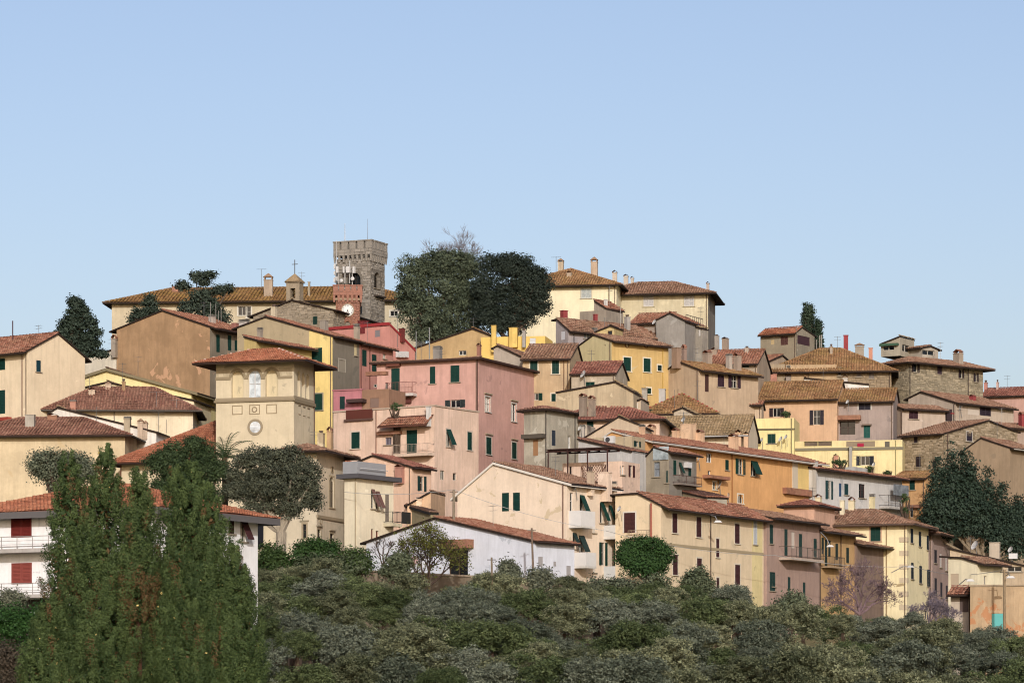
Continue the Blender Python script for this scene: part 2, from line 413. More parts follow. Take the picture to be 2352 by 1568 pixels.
            if arch:
                r = ow / 2; sp_ = MB(); n = 10; yy = -.003
                for i in range(n):
                    q0, q1 = math.pi * (1 - i / n), math.pi * (1 - (i + 1) / n)
                    p0 = (r + r * math.cos(q0), h - r + r * math.sin(q0)); p1 = (r + r * math.cos(q1), h - r + r * math.sin(q1))
                    sp_.quad((p0[0], yy, p0[1]), (p1[0], yy, p1[1]), (p1[0], yy, h + .003), (p0[0], yy, h + .003))
                    sp_.quad((p0[0], yy, p0[1]), (p0[0], yb, p0[1]), (p1[0], yb, p1[1]), (p1[0], yy, p1[1]))
                sp_.obj('arch', s.mat2 if (f == 'r' and s.mat2) else s.mat, o)
            if st == 'sh':
                nl = leaves if ow > .5 else 1
                for i in range(nl): leaf_obj(o, ow * i / nl + .006, .0, .01, ow / nl - .012, h - .02, col)
            elif st == 'so':
                for i in (0, 1): leaf_obj(o, (-w * .25 if i == 0 else ow + .01), -.045, 0, w * .25 - .012, h, col, 0, R.uniform(-.12, .12))
            elif st == 'st':
                o2 = leaf_obj(o, .01, -.02, h, ow - .02, h, col); o2.rotation_euler = (math.pi + math.radians(-R.uniform(20, 30)), 0, 0); o2.scale = (ow - .02, .05, h)
                o2.rotation_euler = (math.radians(180 - 25), 0, 0)
            elif st == 'pn':   # closed plain panel
                p2 = MB(); p2.box(.01, .03, .01, ow - .01, .07, h - .01); p2.obj('shutter', flat(col), o)
            elif st == 'ni':   # blind niche
                p2 = MB(); p2.box(-.01, .3, -.01, ow + .01, .32, h + .01); p2.obj('niche', plaster(col, .02, .02), o)
            if sur:
                b = MB(); q = .13
                b.box(-q, -.03, 0, 0, .02, h + q); b.box(ow, -.03, 0, ow + q, .02, h + q); b.box(0, -.03, h, ow, .02, h + q); b.obj('surround', flat(sur, .85), o)
            if sill and st not in ('ni',):
                b = MB(); b.box(-.16, -.13, -.09, ow + .16, .1, -.003); b.obj('sill', flat(sur or '#a89c88', .85), o)
            if hood:
                b = MB(); b.box(-.25, -.16, h + .25, ow + .25, .05, h + .36); b.obj('hood', flat('#b0a48a', .85), o)
            out.append(o)
        return out
    def ring(s, f, v, x, y, rad, col='#b9a888', pane='#dfeaf0', name='window'):     # round window or roundel
        a0, a1, z0, z1 = s.rect(f, v, x - rad, y - rad, x + rad, y + rad); r = (z1 - z0) / 2; loc, rz = s.place(f, (a0 + a1) / 2, (z0 + z1) / 2)
        m = MB(); n = 24; k = (a1 - a0) / (z1 - z0)
        k = 1.0
        for i in range(n):
            t0, t1 = 2 * math.pi * i / n, 2 * math.pi * (i + 1) / n
            for ra, rb, y0 in ((.72 * r, r, -.07),):
                A, B = (math.cos(t0), math.sin(t0)), (math.cos(t1), math.sin(t1))
                m.quad((ra * A[0], y0, ra * A[1]), (rb * A[0], y0, rb * A[1]), (rb * B[0], y0, rb * B[1]), (ra * B[0], y0, ra * B[1]))
                m.quad((rb * A[0], y0, rb * A[1]), (rb * A[0], .02, rb * A[1]), (rb * B[0], .02, rb * B[1]), (rb * B[0], y0, rb * B[1]))
                m.quad((ra * A[0], y0, ra * A[1]), (ra * B[0], y0, ra * B[1]), (ra * B[0], .02, ra * B[1]), (ra * A[0], .02, ra * A[1]))
        o = s.add(m, name, flat(col, .85), loc, rz)
        d = MB(); d.v = [(.72 * r * math.cos(2 * math.pi * i / n), -.015, .72 * r * math.sin(2 * math.pi * i / n)) for i in range(n)]; d.f = [tuple(range(n))]
        d.obj('pane', glass_mat(pane) if pane else s.mat, o)
        if pane and r > .4:
            b = MB(); b.box(-.7 * r, -.04, -.03 + .3 * r, .7 * r, -.02, .03 + .3 * r); b.box(-.7 * r, -.04, -.03 - .3 * r, .7 * r, -.02, .03 - .3 * r); b.obj('glazing_bar', flat('#f0f0ec'), o)
        return o
    def slab(s, f, v, x0, y0, x1, y1, out, name, col, inn=.05):      # flat relief: bands, string courses, awnings
        a0, a1, z0, z1 = s.rect(f, v, x0, y0, x1, y1)
        m = MB(); m.box(0, -out, 0, a1 - a0, inn, z1 - z0); loc, rz = s.place(f, a0, z0); return s.add(m, name, col if not isinstance(col, str) else flat(col, .85), loc, rz)
    def band(s, f, v, x, y0, y1, out, name, col, ext=True):           # level band along the whole face through a pixel
        z0, z1 = (s.zl(v, x, y1), s.zl(v, x, y0)) if f == 'l' else (s.zr(v, x, y1), s.zr(v, x, y0))
        m = MB(); e = out if ext else 0
        if f == 'l': m.box(-s.L - e, -out, z0, 0 + e, .04, z1)
        else: m.box(-.04, 0, z0, out, s.W + e, z1)
        return s.add(m, name, flat(col, .85))
    def pipe(s, f, v, x, col='#6a5348', z0=0.0, off=.08):
        a = s.ax(v, x) if f == 'l' else s.ay(v, x); zt = s.H if s.roofk in ('hip', 'flat') else (s.interp(a) if (s.roofk == 'gy') == (f == 'l') else (s.H))
        m = MB(); m.tube([(a, -off, z0), (a, -off, zt - .05)] if f == 'l' else [(off, a, z0), (off, a, zt - .05)], .05, 6); return s.add(m, 'downpipe', flat(col))
    def hit(s, v, x, y):
        u, w = px(v, x, y); k = (u - CX) / FOC; kz = (HZ - w) / FOC
        for i in range(500):
            Y = s.Y - 1 + i * .08; dx, dy = k * Y - s.C.x, Y - s.C.y; lx, ly = dx * s.c - dy * s.s, dx * s.s + dy * s.c
            if -s.L - s.vg <= lx <= s.vg and -s.ov <= ly <= s.W + s.ov and CZ + kz * Y - s.zb <= s.zroof(lx, ly): return Y, lx, ly, CZ + kz * Y - s.zb
        Y = s.Y + s.W * .5 * s.c + s.L * .5 * s.s; dx, dy = k * Y - s.C.x, Y - s.C.y
        return Y, dx * s.c - dy * s.s, dx * s.s + dy * s.c, CZ + kz * Y - s.zb
    def chim(s, items, v=None, col='#c9b093', st='tile'):
        v = v or s.v
        if isinstance(items, tuple): items = [items]
        for it in items:
            x0, y0, x1, y1 = it[:4]; sty = it[4] if len(it) > 4 else st; cc = it[5] if len(it) > 5 else col
            Y, lx, ly, z = s.hit(v, (x0 + x1) / 2, y1); sc = VW[v][2] or 1.0; k = Y / FOC / (sc * 1.741497 if v != '0' else 1)
            w, h = (x1 - x0) * k, (y1 - y0) * k; w = max(w * .9, .25); m = MB(); d = max(.4, min(w, .7)); hb = h * (.72 if sty != 'box' else 1)
            ly += d / 2; zd = min(-.8, s.zroof(max(-s.L, min(0, lx)), max(0, min(s.W, ly))) - z - .5)
            m.box(-w / 2, -d / 2, zd, w / 2, d / 2, hb); m.box(-w / 2 - .05, -d / 2 - .05, hb, w / 2 + .05, d / 2 + .05, hb + .06)
            o = s.add(m, 'chimney', plaster(cc, .5, .5), (lx, ly, z))
            c = MB()
            if sty == 'tile':
                q = h - hb
                for t in (-1, 1):
                    c.box(t * w * .42 - .04, -d * .4, hb + .06, t * w * .42 + .04, d * .4, hb + q * .45)
                    c.quad((t * (w * .5 + .05), -d * .55, hb + q * .4), (t * (w * .5 + .05), d * .55, hb + q * .4), (0, d * .55, h + .05), (0, -d * .55, h + .05))
                    c.quad((t * (w * .5 + .05), -d * .55, hb + q * .4 + .05), (t * (w * .5 + .05), d * .55, hb + q * .4 + .05), (0, d * .55, h + .1), (0, -d * .55, h + .1))
                c.obj('chimney_cap', tile_mat('red'), o)
            elif sty == 'vent':
                n = 3; q = (h - hb) / n
                for i in range(n): c.box(-w * .55, -d * .55, hb + i * q + .06, w * .55, d * .55, hb + i * q + .06 + q * .55)
                c.box(-w * .35, -d * .35, hb, w * .35, d * .35, h)
                c.obj('chimney_cap', flat('#8b8780', .9), o)
            elif sty == 'pot':
                c.lathe([(w * .35, hb), (w * .28, hb + (h - hb) * .6), (w * .42, hb + (h - hb) * .65), (w * .42, h), (0, h + .03)], 8); c.obj('chimney_pot', flat('#6b5a50', .9), o)
            elif sty == 'house':
                q = h - hb
                for t in (-1, 1):
                    for t2 in (-1, 1): c.box(t * w * .42 - .06, t2 * d * .4 - .06, hb, t * w * .42 + .06, t2 * d * .4 + .06, hb + q * .5)
                c.frustum(0, 0, hb + q * .5, h + .1, w * 1.2, d * 1.2, .08, .08); c.obj('chimney_cap', flat('#a88a70', .9), o)
    def dish(s, v, x, y, r, col='#d5d5d2', face=-1.15):
        Y, lx, ly, z = s.hit(v, x, y); k = Y / FOC / ((VW[v][2] or 1) * 1.741497); R_ = max(.28, r * k * .8); m = MB()
        m.lathe([(0, 0), (R_ * .5, .05), (R_ * .85, .13), (R_, .2)], 14); m.tube([(0, 0, 0), (0, 0, R_ * .8)], .02, 4)
        o = s.add(m, 'satellite_dish', flat(col, .5), (lx, ly - .3, z + .1)); o.rotation_mode = 'QUATERNION'
        d = s.M.to_3x3().inverted() @ Vector((math.sin(face), -math.cos(face), .5)); o.rotation_quaternion = (s.rel.to_3x3() @ d).to_track_quat('Z', 'Y')
        p = MB(); zd = min(-.9, s.zroof(max(-s.L, min(0, lx)), max(0, min(s.W, ly))) - z - .2); p.tube([(0, 0, -.02), (0, .2, zd)], .03, 5); s.add(p, 'dish_mast', flat('#8c8c88'), (lx, ly - .25, z))
    def antenna(s, v, x, y0, y1, yagi=True, rad=.025, col='#9a9a98'):
        Y, lx, ly, z = s.hit(v, x, y1); k = Y / FOC / ((VW[v][2] or 1) * 1.741497); h = (y1 - y0) * k; m = MB()
        zd = min(-.3, s.zroof(max(-s.L, min(0, lx)), max(0, min(s.W, ly))) - z - .2); m.tube([(0, 0, zd), (0, 0, h)], rad, 5); o = s.add(m, 'antenna', flat(col, .4, .6), (lx, ly, z))
        if yagi:
            b = MB(); b.tube([(-.6, 0, h * .96), (.6, 0, h * .96)], .015, 4)
            for i in range(6): b.tube([(-.55 + i * .22, -.25, h * .96), (-.55 + i * .22, .25, h * .96)], .01, 4)
            b.obj('yagi_elements', flat(col, .4, .6), o)
    def balcony(s, f, v, x0, x1, yr, yt, yb, proj=1.1, st='rail', col='#d8d4c8', rcol='#6b6058', bars=True):
        a0, a1, zb, zr_ = s.rect(f, v, x0, yb, x1, yr); 
        _, _, zt, _ = s.rect(f, v, x0, yr, x1, yt); zlo, _, = s.rect(f, v, x0, yr, x1, yb)[2], 0
        w = a1 - a0; loc, rz = s.place(f, a0, zlo); m = MB(); th = max(.14, zt - zlo); top = zr_ if zr_ > zt else zt + 1
        top = s.rect(f, v, x0, yr, x1, yb)[3] - zlo
        m.box(0, -proj, 0, w, .02, th); o = s.add(m, 'balcony', plaster(col), loc, rz)
        if st == 'rail':
            r = MB()
            for z in (top, th + .12): r.tube([(0.03, -.0, z), (.03, -proj + .04, z), (w - .03, -proj + .04, z), (w - .03, 0, z)], .025, 5)
            n = max(2, int(w / 1.2))
            for i in range(n + 1): r.tube([(.03 + (w - .06) * i / n, -proj + .04, th), (.03 + (w - .06) * i / n, -proj + .04, top)], .025, 4)
            if bars:
                n = int(w / .16)
                for i in range(n + 1): r.tube([(.03 + (w - .06) * i / n, -proj + .04, th + .1), (.03 + (w - .06) * i / n, -proj + .04, top)], .009, 3, False)
            else:
                for q in (.35, .65): r.tube([(0.03, -.0, th + (top - th) * q), (.03, -proj + .04, th + (top - th) * q), (w - .03, -proj + .04, th + (top - th) * q), (w - .03, 0, th + (top - th) * q)], .012, 4)
            r.obj('railing', flat(rcol, .5), o)
        else:
            r = MB(); r.box(.01, -proj + .01, th, w - .01, -proj + .09, top); r.box(.01, -proj + .09, th, .09, 0, top); r.box(w - .09, -proj + .09, th, w - .01, 0, top); r.obj('parapet', flat(st, .8), o)
        return o
    # ---- assembly
    def wallface(s, mb, f):
        if f == 'l': a0, a1, pr, mp = -s.L, 0.0, s.prof_l(), lambda a, d, z: (a, d, z)
        else: a0, a1, pr, mp = 0.0, s.W, s.prof_r(), lambda a, d, z: (-d, a, z)
        zm = min(p[1] for p in pr); hs = []
        for (p, q, z0, z1) in s.holes[f]:
            p, q, z0, z1 = max(p, a0 + .02), min(q, a1 - .02), max(z0, .05), min(z1, zm - .03)
            if q - p > .05 and z1 - z0 > .05: hs.append((p, q, z0, z1))
        A = sorted({a0, a1, *[h[0] for h in hs], *[h[1] for h in hs]}); Z = sorted({0.0, zm, *[h[2] for h in hs], *[h[3] for h in hs]})
        for i in range(len(A) - 1):
            for j in range(len(Z) - 1):
                ca, cz = (A[i] + A[i + 1]) / 2, (Z[j] + Z[j + 1]) / 2
                if any(h[0] < ca < h[1] and h[2] < cz < h[3] for h in hs): continue
                mb.quad(mp(A[i], 0, Z[j]), mp(A[i + 1], 0, Z[j]), mp(A[i + 1], 0, Z[j + 1]), mp(A[i], 0, Z[j + 1]))
        d = .45
        for (p, q, z0, z1) in hs:
            for (u0, w0), (u1, w1) in (((p, z0), (q, z0)), ((q, z0), (q, z1)), ((q, z1), (p, z1)), ((p, z1), (p, z0))):
                mb.quad(mp(u0, 0, w0), mp(u1, 0, w1), mp(u1, d, w1), mp(u0, d, w0))
        if max(p[1] for p in pr) > zm + 1e-4:
            pts = [(a0, zm), (a1, zm)] + [p for p in reversed(pr) if p[1] > zm + 1e-4]
            mb.quad(*[mp(a, 0, z) for a, z in pts])
        return hs, zm, pr
    def stones(s, f, info, st, mat_hex2=None):
        hs, zm, pr = info; a0, a1 = (-s.L, 0.0) if f == 'l' else (0.0, s.W)
        top = max(p[1] for p in pr); m = MB(); z = max(0.0, zm - 9.0); rr = random.Random(int(s.Y * 10) + (f == 'r'))
        def ptop(a):
            for (p, q), (u, w) in zip(pr, pr[1:]):
                if a <= u and u > p: return q + (w - q) * (a - p) / (u - p)
            return pr[-1][1]
        while z < top - .1:
            hh = rr.uniform(st[2] * .75, st[2] * 1.25); a = a0 + rr.uniform(0, .3)
            while a < a1 - .1:
                w = rr.uniform(st[2] * 1.0, st[2] * 2.6); b = min(a + w, a1 - .01)
                if min(ptop(a), ptop(b)) > z + hh and not any(a < h[1] + .05 and b > h[0] - .05 and z < h[3] + .05 and z + hh > h[2] - .05 for h in hs) and rr.random() < .93:
                    o = rr.uniform(.01, .07); g = .02; i = len(m.v); j = lambda: rr.uniform(-.03, .03); dz_ = rr.uniform(-.05, .05)
                    e1, e2 = rr.uniform(-.04, .03), rr.uniform(-.04, .03); P = [(a + g, z + g + dz_), (b - g, z + g + dz_ + e1), (b - g, z + hh - g + dz_ + e2), (a + g, z + hh - g + dz_)]
                    for (p, q) in P: m.v.append((p, 0.0, q) if f == 'l' else (0.0, p, q))
                    for (p, q) in P:
                        p2, q2 = p + j() + (.02 if p < (a + b) / 2 else -.02), q + j()
                        m.v.append((p2, -o, q2) if f == 'l' else (o, p2, q2))
                    m.f += [(i + 4, i + 5, i + 6, i + 7), (i, i + 1, i + 5, i + 4), (i + 1, i + 2, i + 6, i + 5), (i + 2, i + 3, i + 7, i + 6), (i + 3, i, i + 4, i + 7)]
                a = b
            z += hh
        o = s.add(m, 'wall_stones', stone_mat(st[0], mat_hex2 or st[3] if len(st) > 3 else None)); o['kind'] = 'stuff'
    def finish(s):
        L, W, H = s.L, s.W, s.H; mb = MB(); il = s.wallface(mb, 'l')
        m2 = MB() if s.mat2 else mb; ir = s.wallface(m2, 'r')
        zl, zr_, zb = s.zroof(-L, 0), s.zroof(-L, W), s.zroof(0, W)
        if s.roofk in ('hip', 'flat'): zl = zr_ = zb = H
        if s.roofk == 'gy': mb.quad((-L, 0, 0), (-L, W, 0), (-L, W, zl), (-L, 0, zl)); mb.quad((-L, W, 0), (0, W, 0), *[(a, W, z) for a, z in reversed(s.prof)])
        elif s.roofk == 'gx': mb.quad((-L, 0, 0), (-L, W, 0), *[(-L, a, z) for a, z in reversed(s.prof)]); mb.quad((-L, W, 0), (0, W, 0), (0, W, zb), (-L, W, zb))
        else: mb.quad((-L, 0, 0), (-L, W, 0), (-L, W, H), (-L, 0, H)); mb.quad((-L, W, 0), (0, W, 0), (0, W, H), (-L, W, H))
        s.add(mb, 'wall', s.mat)
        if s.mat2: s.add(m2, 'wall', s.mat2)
        if s.stone: s.stones('l', il, s.stone)
        if s.stone and not s.mat2: s.stones('r', ir, s.stone)
        if s.stone2: s.stones('r', ir, s.stone2)
        k = s.roofk
        if k == 'flat':
            z = H - s.par; m = MB(); m.quad((-L, 0, z), (0, 0, z), (0, W, z), (-L, W, z)); s.add(m, 'roof', plaster('#a89a88'))
            if s.cope:
                m = MB(); e, t = .1, .14
                m.box(-L - e, -e, H, e, .22, H + t); m.box(-.22, .22, H, e, W + e, H + t); m.box(-L - e, .22, H, -L + .22, W + e, H + t); m.box(-L + .22, W - .22, H, -.22, W + e, H + t); s.add(m, 'coping', plaster(s.cope))
            return
        ov, vg = s.ov, s.vg; SL = []; RG = []; EV = []; V3 = lambda *a: np.array(a, float)
        if k == 'gy':
            (x0, z0), (xa, za), (x1, z1) = s.prof
            if xa < x1 - .1:
                t = (za - z1) / (x1 - xa); ln = (x1 - xa + ov) * math.hypot(1, t); d = V3(-1, 0, t) / math.hypot(1, t)
                SL.append((V3(ov, -vg, z1 - ov * t), V3(0, 1, 0), d, [(0, 0), (W + 2 * vg, 0), (W + 2 * vg, ln), (0, ln)]))
                EV.append(((ov, -vg, z1 - ov * t), (ov, W + vg, z1 - ov * t)))
            if xa > x0 + .1:
                t = (za - z0) / (xa - x0); ln = (xa - x0 + ov) * math.hypot(1, t); d = V3(1, 0, t) / math.hypot(1, t)
                SL.append((V3(-L - ov, -vg, z0 - ov * t), V3(0, 1, 0), d, [(0, 0), (W + 2 * vg, 0), (W + 2 * vg, ln), (0, ln)]))
            RG.append(((xa, -vg, za + .03), (xa, W + vg, za + .03)))
        elif k == 'gx':
            (y0, z0), (ya, za), (y1, z1) = s.prof
            if ya > y0 + .1:
                t = (za - z0) / (ya - y0); ln = (ya - y0 + ov) * math.hypot(1, t); d = V3(0, 1, t) / math.hypot(1, t)
                SL.append((V3(-L - vg, -ov, z0 - ov * t), V3(1, 0, 0), d, [(0, 0), (L + 2 * vg, 0), (L + 2 * vg, ln), (0, ln)]))
                EV.append(((-L - vg, -ov, z0 - ov * t), (vg, -ov, z0 - ov * t)))
            if ya < y1 - .1:
                t = (za - z1) / (y1 - ya); ln = (y1 - ya + ov) * math.hypot(1, t); d = V3(0, -1, t) / math.hypot(1, t)
                SL.append((V3(-L - vg, W + ov, z1 - ov * t), V3(1, 0, 0), d, [(0, 0), (L + 2 * vg, 0), (L + 2 * vg, ln), (0, ln)]))
            RG.append(((-L - vg, ya, za + .03), (vg, ya, za + .03)))
        else:
            w, d = L + 2 * ov, W + 2 * ov; m_ = min(w, d) / 2; t = s.tp; q = math.hypot(1, t); ze = H - ov * t; zr2 = ze + m_ * t
            for E0, e, dr, ln in ((V3(-L - ov, -ov, ze), V3(1, 0, 0), V3(0, 1, t), w), (V3(ov, -ov, ze), V3(0, 1, 0), V3(-1, 0, t), d),
                                  (V3(ov, W + ov, ze), V3(-1, 0, 0), V3(0, -1, t), w), (V3(-L - ov, W + ov, ze), V3(0, -1, 0), V3(1, 0, t), d)):
                p = [(0, 0), (ln, 0), (ln - m_, m_ * q), (m_, m_ * q)]
                if abs(ln - 2 * m_) < 1e-6: p = p[:3]
                SL.append((E0, e, dr / q, p))
            EV += [((-L - ov, -ov, ze), (ov, -ov, ze)), ((ov, -ov, ze), (ov, W + ov, ze))]
            if w > d: r0, r1 = (-L - ov + m_, W / 2, zr2), (ov - m_, W / 2, zr2)
            else: r0, r1 = (-L / 2, -ov + m_, zr2), (-L / 2, W + ov - m_, zr2)
            if abs(w - d) > .3: RG.append((r0, r1))
            near = lambda c: min((r0, r1), key=lambda r: (r[0] - c[0]) ** 2 + (r[1] - c[1]) ** 2)
            for c in ((-L - ov, -ov, ze), (ov, -ov, ze), (ov, W + ov, ze)): RG.append((c, near(c)))
        M3 = s.M; cl = M3.inverted() @ Vector((0, 0, CZ)); S2 = []; m = MB(); topf = []; th = s.fascia[1] if s.fascia else .16
        for (E0, e, d, poly) in SL:
            n = np.cross(e, d)
            if n[2] < 0: n = -n
            if np.dot(n, np.array(cl) - E0) > -2: S2.append((E0, e, d, n, poly))
            P = [E0 + p[0] * e + p[1] * d for p in poly]; i = len(m.v); k_ = len(P)
            m.v += [tuple(p) for p in P] + [tuple(p - np.array((0, 0, th))) for p in P]
            topf.append(len(m.f)); m.f.append(tuple(range(i, i + k_))); m.f.append(tuple(range(i + 2 * k_ - 1, i + k_ - 1, -1)))
            for j in range(k_): m.f.append((i + j, i + (j + 1) % k_, i + k_ + (j + 1) % k_, i + k_ + j))
        me = m.mesh('roof', flat(s.fascia[0] if s.fascia else s.soff, .85)); me.materials.append(tile_mat(s.tile))
        for j in topf: me.polygons[j].material_index = 1
        ro = s.add(me, 'roof', None)
        Vt, q = tiles_for(S2, RG, s.sp, .42, NR)
        if Vt is not None:
            o = mobj('roof_tiles', np_mesh('roof_tiles', Vt, q, tile_mat(s.tile)), ro); o['kind'] = 'stuff'
        if s.caps:
            for rg in RG[-3:]:
                a, b = V3(*rg[0]), V3(*rg[1]); mc = MB(); n = int(np.linalg.norm(b - a) / .8)
                for i in range(n):
                    p = a + (b - a) * (i + .5) / n; mc.frustum(p[0], p[1], p[2] + .05, p[2] + .17, .26, .26, .16, .16)
                mc.obj('hip_cap', flat(s.caps), ro)['kind'] = 'stuff'
        if s.gut:
            for a, b in EV:
                g = MB(); g.tube([Vector(a) + Vector((0, 0, -.05)), Vector(b) + Vector((0, 0, -.05))], .07, 6)
                g.obj('gutter', flat(s.gut, .5), ro)
def on(h, f, v, x):
    return h.Y + (h.ay(v, x) * h.c if f == 'r' else -h.ax(v, x) * h.s)
# ------------------------------------------------------------------ ground
def ground():
    xs = np.concatenate([np.linspace(-3000, -120, 8), np.linspace(-100, 100, 41), np.linspace(120, 3000, 8)]); ys = np.array(sorted({*[t[0] for t in TERR], *np.linspace(100, 420, 65)}))
    V = []; 
    for y in ys:
        for x in xs:
            z = terr(y, x) + (NR.normal(0, .12) if 60 < y < 420 else 0)
            V.append((x, y, max(z, -2)))
    n = len(xs); q = [(j * n + i, j * n + i + 1, (j + 1) * n + i + 1, (j + 1) * n + i) for j in range(len(ys) - 1) for i in range(n - 1)]
    m = NT('hillside_soil'); c = hexc('#6b6848', .8); d = hexc('#8f8260', .8)
    m.base(m.mix(m.noise(m.coords(), .3, 6, .7, .4, .6), c, d)); m.bump(m.noise(m.coords(), 2, 5, .7, .2, .8), .6, .2)
    o = mobj('hillside', np_mesh('hillside', np.array(V), np.array(q), m.m)); o['kind'] = 'structure'
ground()

# ------------------------------------------------------------------ lower left
h = House('white apartment block with red roof and maroon shutters at far left', '0', 352, 1160, 205, 28, -80, 592, '#fcfcfc', roof='hip', ry=(800, 800, 'E'), tile='org', ov=.9,
          fascia=('#6f6c6c', .42), gut=None, name='apartment_building', cat='building', wear=.12, dirt=.12, soff='#8a8684')
h.win('l', [(105, 1097, 298, 1290)], 'sh', MAROON, 'E', sill=False); h.win('l', (108, 437, 300, 637), 'sh', '#9c5148', 'I', sill=False)
h.win('r', [(2150, 1105, 2200, 1255)], 'sh', BROWN, 'E'); h.win('r', (2262, 1125, 2318, 1330), 'st', BROWN, 'E'); h.win('r', (2275, 470, 2322, 580), 'sh', BROWN, 'I')
h.balcony('l', 'E', -320, 560, 1295, 1408, 1445, 1.2, 'rail', '#bdb6ae', '#a8a49e', False); h.balcony('l', 'I', -320, 560, 640, 745, 775, 1.2, 'rail', '#bdb6ae', '#a8a49e', False)
h.slab('l', 'I', -320, 785, 480, 900, .02, 'undercroft_shade', '#3a322e')  # dark slab painted in for the shaded undercroft

vt = House('cream villa with square loggia tower under an orange pyramid roof', '0', 675, 819, 300, 17, 496, 721, '#dac9a2', roof='hip', pitch=20, tile='org', ov=1.4, name='villa', cat='villa',
           wear=.15, dirt=.1, gut='#3a2c26', soff='#4a3a30', sp=.21, caps='#cdb0a0')
vt.win('l', [(572, 565, 760, 1020), (1105, 545, 1298, 1015)], 'ni', '#dcc998', 'P', arch=True, sill=False)
vt.win('l', (842, 555, 1030, 1018), 'gl', v='P', arch=True, frame='#f2f2f0', pane='#dde8ee', sill=False, depth=.16)
vt.win('r', [(1607, 560, 1650, 1000), (1675, 585, 1720, 1020), (1745, 610, 1790, 1040)], 'ni', '#dcc998', 'P', arch=True, sill=False)
for f in 'lr':
    x = 400 if f == 'l' else 1700
    vt.band(f, 'P', x, 1030 if f == 'l' else 1035, 1062 if f == 'l' else 1085, .16, 'cornice', '#988a70', True)
    vt.band(f, 'P', x, 990 if f == 'l' else 985, 1029 if f == 'l' else 1034, .06, 'frieze_band', '#a99a80', True)
vt.slab('l', 'P', 325, 660, 560, 705, .07, 'string_course', '#a39478'); vt.slab('l', 'P', 775, 650, 835, 690, .07, 'string_course', '#a39478')
vt.slab('l', 'P', 1035, 650, 1100, 690, .07, 'string_course', '#a39478'); vt.slab('l', 'P', 1305, 640, 1525, 680, .07, 'string_course', '#a39478')
def arch_ring(hh, f, v, x0, y0, x1, w=.24, col='#a39478'):
    a0, a1, _, z1 = hh.rect(f, v, x0, y0, x1, y0 + 60); r = (a1 - a0) / 2; loc, rz = hh.place(f, (a0 + a1) / 2, z1 - r); m = MB(); n = 14
    for i in range(n):
        t0, t1 = math.pi * i / n, math.pi * (i + 1) / n; A, B = (math.cos(t0), math.sin(t0)), (math.cos(t1), math.sin(t1))
        P = lambda rr, q, y: (rr * q[0], y, rr * q[1])
        m.quad(P(r, A, -.06), P(r + w, A, -.06), P(r + w, B, -.06), P(r, B, -.06)); m.quad(P(r + w, A, -.06), P(r + w, A, .02), P(r + w, B, .02), P(r + w, B, -.06)); m.quad(P(r, A, -.06), P(r, B, -.06), P(r, B, .02), P(r, A, .02))
    return hh.add(m, 'arch_moulding', flat(col, .85), loc, rz)
for x0, y0, x1 in ((572, 563, 760), (842, 553, 1030), (1105, 543, 1298)): arch_ring(vt, 'l', 'P', x0, y0, x1)
for x0, y0, x1, y1 in ((582, 1100, 745, 1245), (852, 1090, 1018, 1240), (1120, 1082, 1283, 1230)):
    a0, a1, z0, z1 = vt.rect('l', 'P', x0, y0, x1, y1); m = MB(); w, hh_ = a1 - a0, z1 - z0; t = .07
    m.box(0, -.04, 0, w, .01, t); m.box(0, -.04, hh_ - t, w, .01, hh_); m.box(0, -.04, t, t, .01, hh_ - t); m.box(w - t, -.04, t, w, .01, hh_ - t); vt.add(m, 'relief_panel', flat('#a8977a', .85), *vt.place('l', a0, z0))
for x0, y0, x1, y1 in ((1620, 1095, 1652, 1245), (1690, 1118, 1725, 1270), (1760, 1140, 1795, 1290)):
    vt.slab('r', 'P', x0, y0, x1, y0 + 18, .06, 'relief_panel', '#8a7c66'); vt.slab('r', 'P', x0, y1 - 10, x1, y1, .05, 'relief_panel', '#a8977a')
vt.ring('l', 'P', 935, 1165, 44, '#a08f74', None, 'roundel'); vt.ring('l', 'P', 945, 1440, 128, '#a89a80', '#eef4f8'); vt.pipe('r', 'P', 1860, '#6a5348')
for x0, x1, y0, y1 in ((335, 545, 545, 655), (1325, 1520, 510, 630)): vt.slab('l', 'P', x0, y0, x1, y1, .025, 'frieze_panel', plaster('#c4b189', .6, .2))
w1 = House('', '0', 690, 1042, 301.4, 17, 279, W=15, col='#d9c79c', roof='hip', ry=(495, 958), tile='org', ov=1.0, of=vt, wear=.15, dirt=.1, gut='#3a2c26', sp=.21)
w1.pipe('l', 'E', 1140, '#7a4a38')
w2 = House('', 'F', 628, 695, 299, 17, 330, 884, '#d6c6a4', roof='hip', pitch=17, tile='brn', ov=1.0, of=vt, wear=.2, dirt=.15, gut='#3a2c26')
w2.win('r', (745, 955, 790, 1245), 'gl', arch=True, frame='#8a7c66', sur='#c4b596'); w2.ring('r', 'F', 772, 890, 34, '#a8977a', '#2a2622')
w2.band('r', 'F', 760, 1335, 1365, .12, 'string_course', '#ab9b7e')
w2.win('r', [(635, 1450, 665, 1540), (752, 1490, 785, 1580)], 'gl', sur='#b6a688', hood=True, frame='#4a4036'); w2.win('l', (497, 1400, 530, 1530), 'gl', sur='#b6a688', hood=True, frame='#4a4036')
w2.ring('r', 'F', 665, 1370, 34, '#b6a688', None, 'roundel'); w2.pipe('r', 'F', 880, '#7a6a58'); w2.chim([(628, 520, 690, 620, 'pot', '#c9b48c'), (718, 490, 768, 640, 'tile', '#c9a06c')], 'F')
w2.slab('l', 'J', 60, 80, 125, 290, .02, 'dark_doorway', '#15171f')

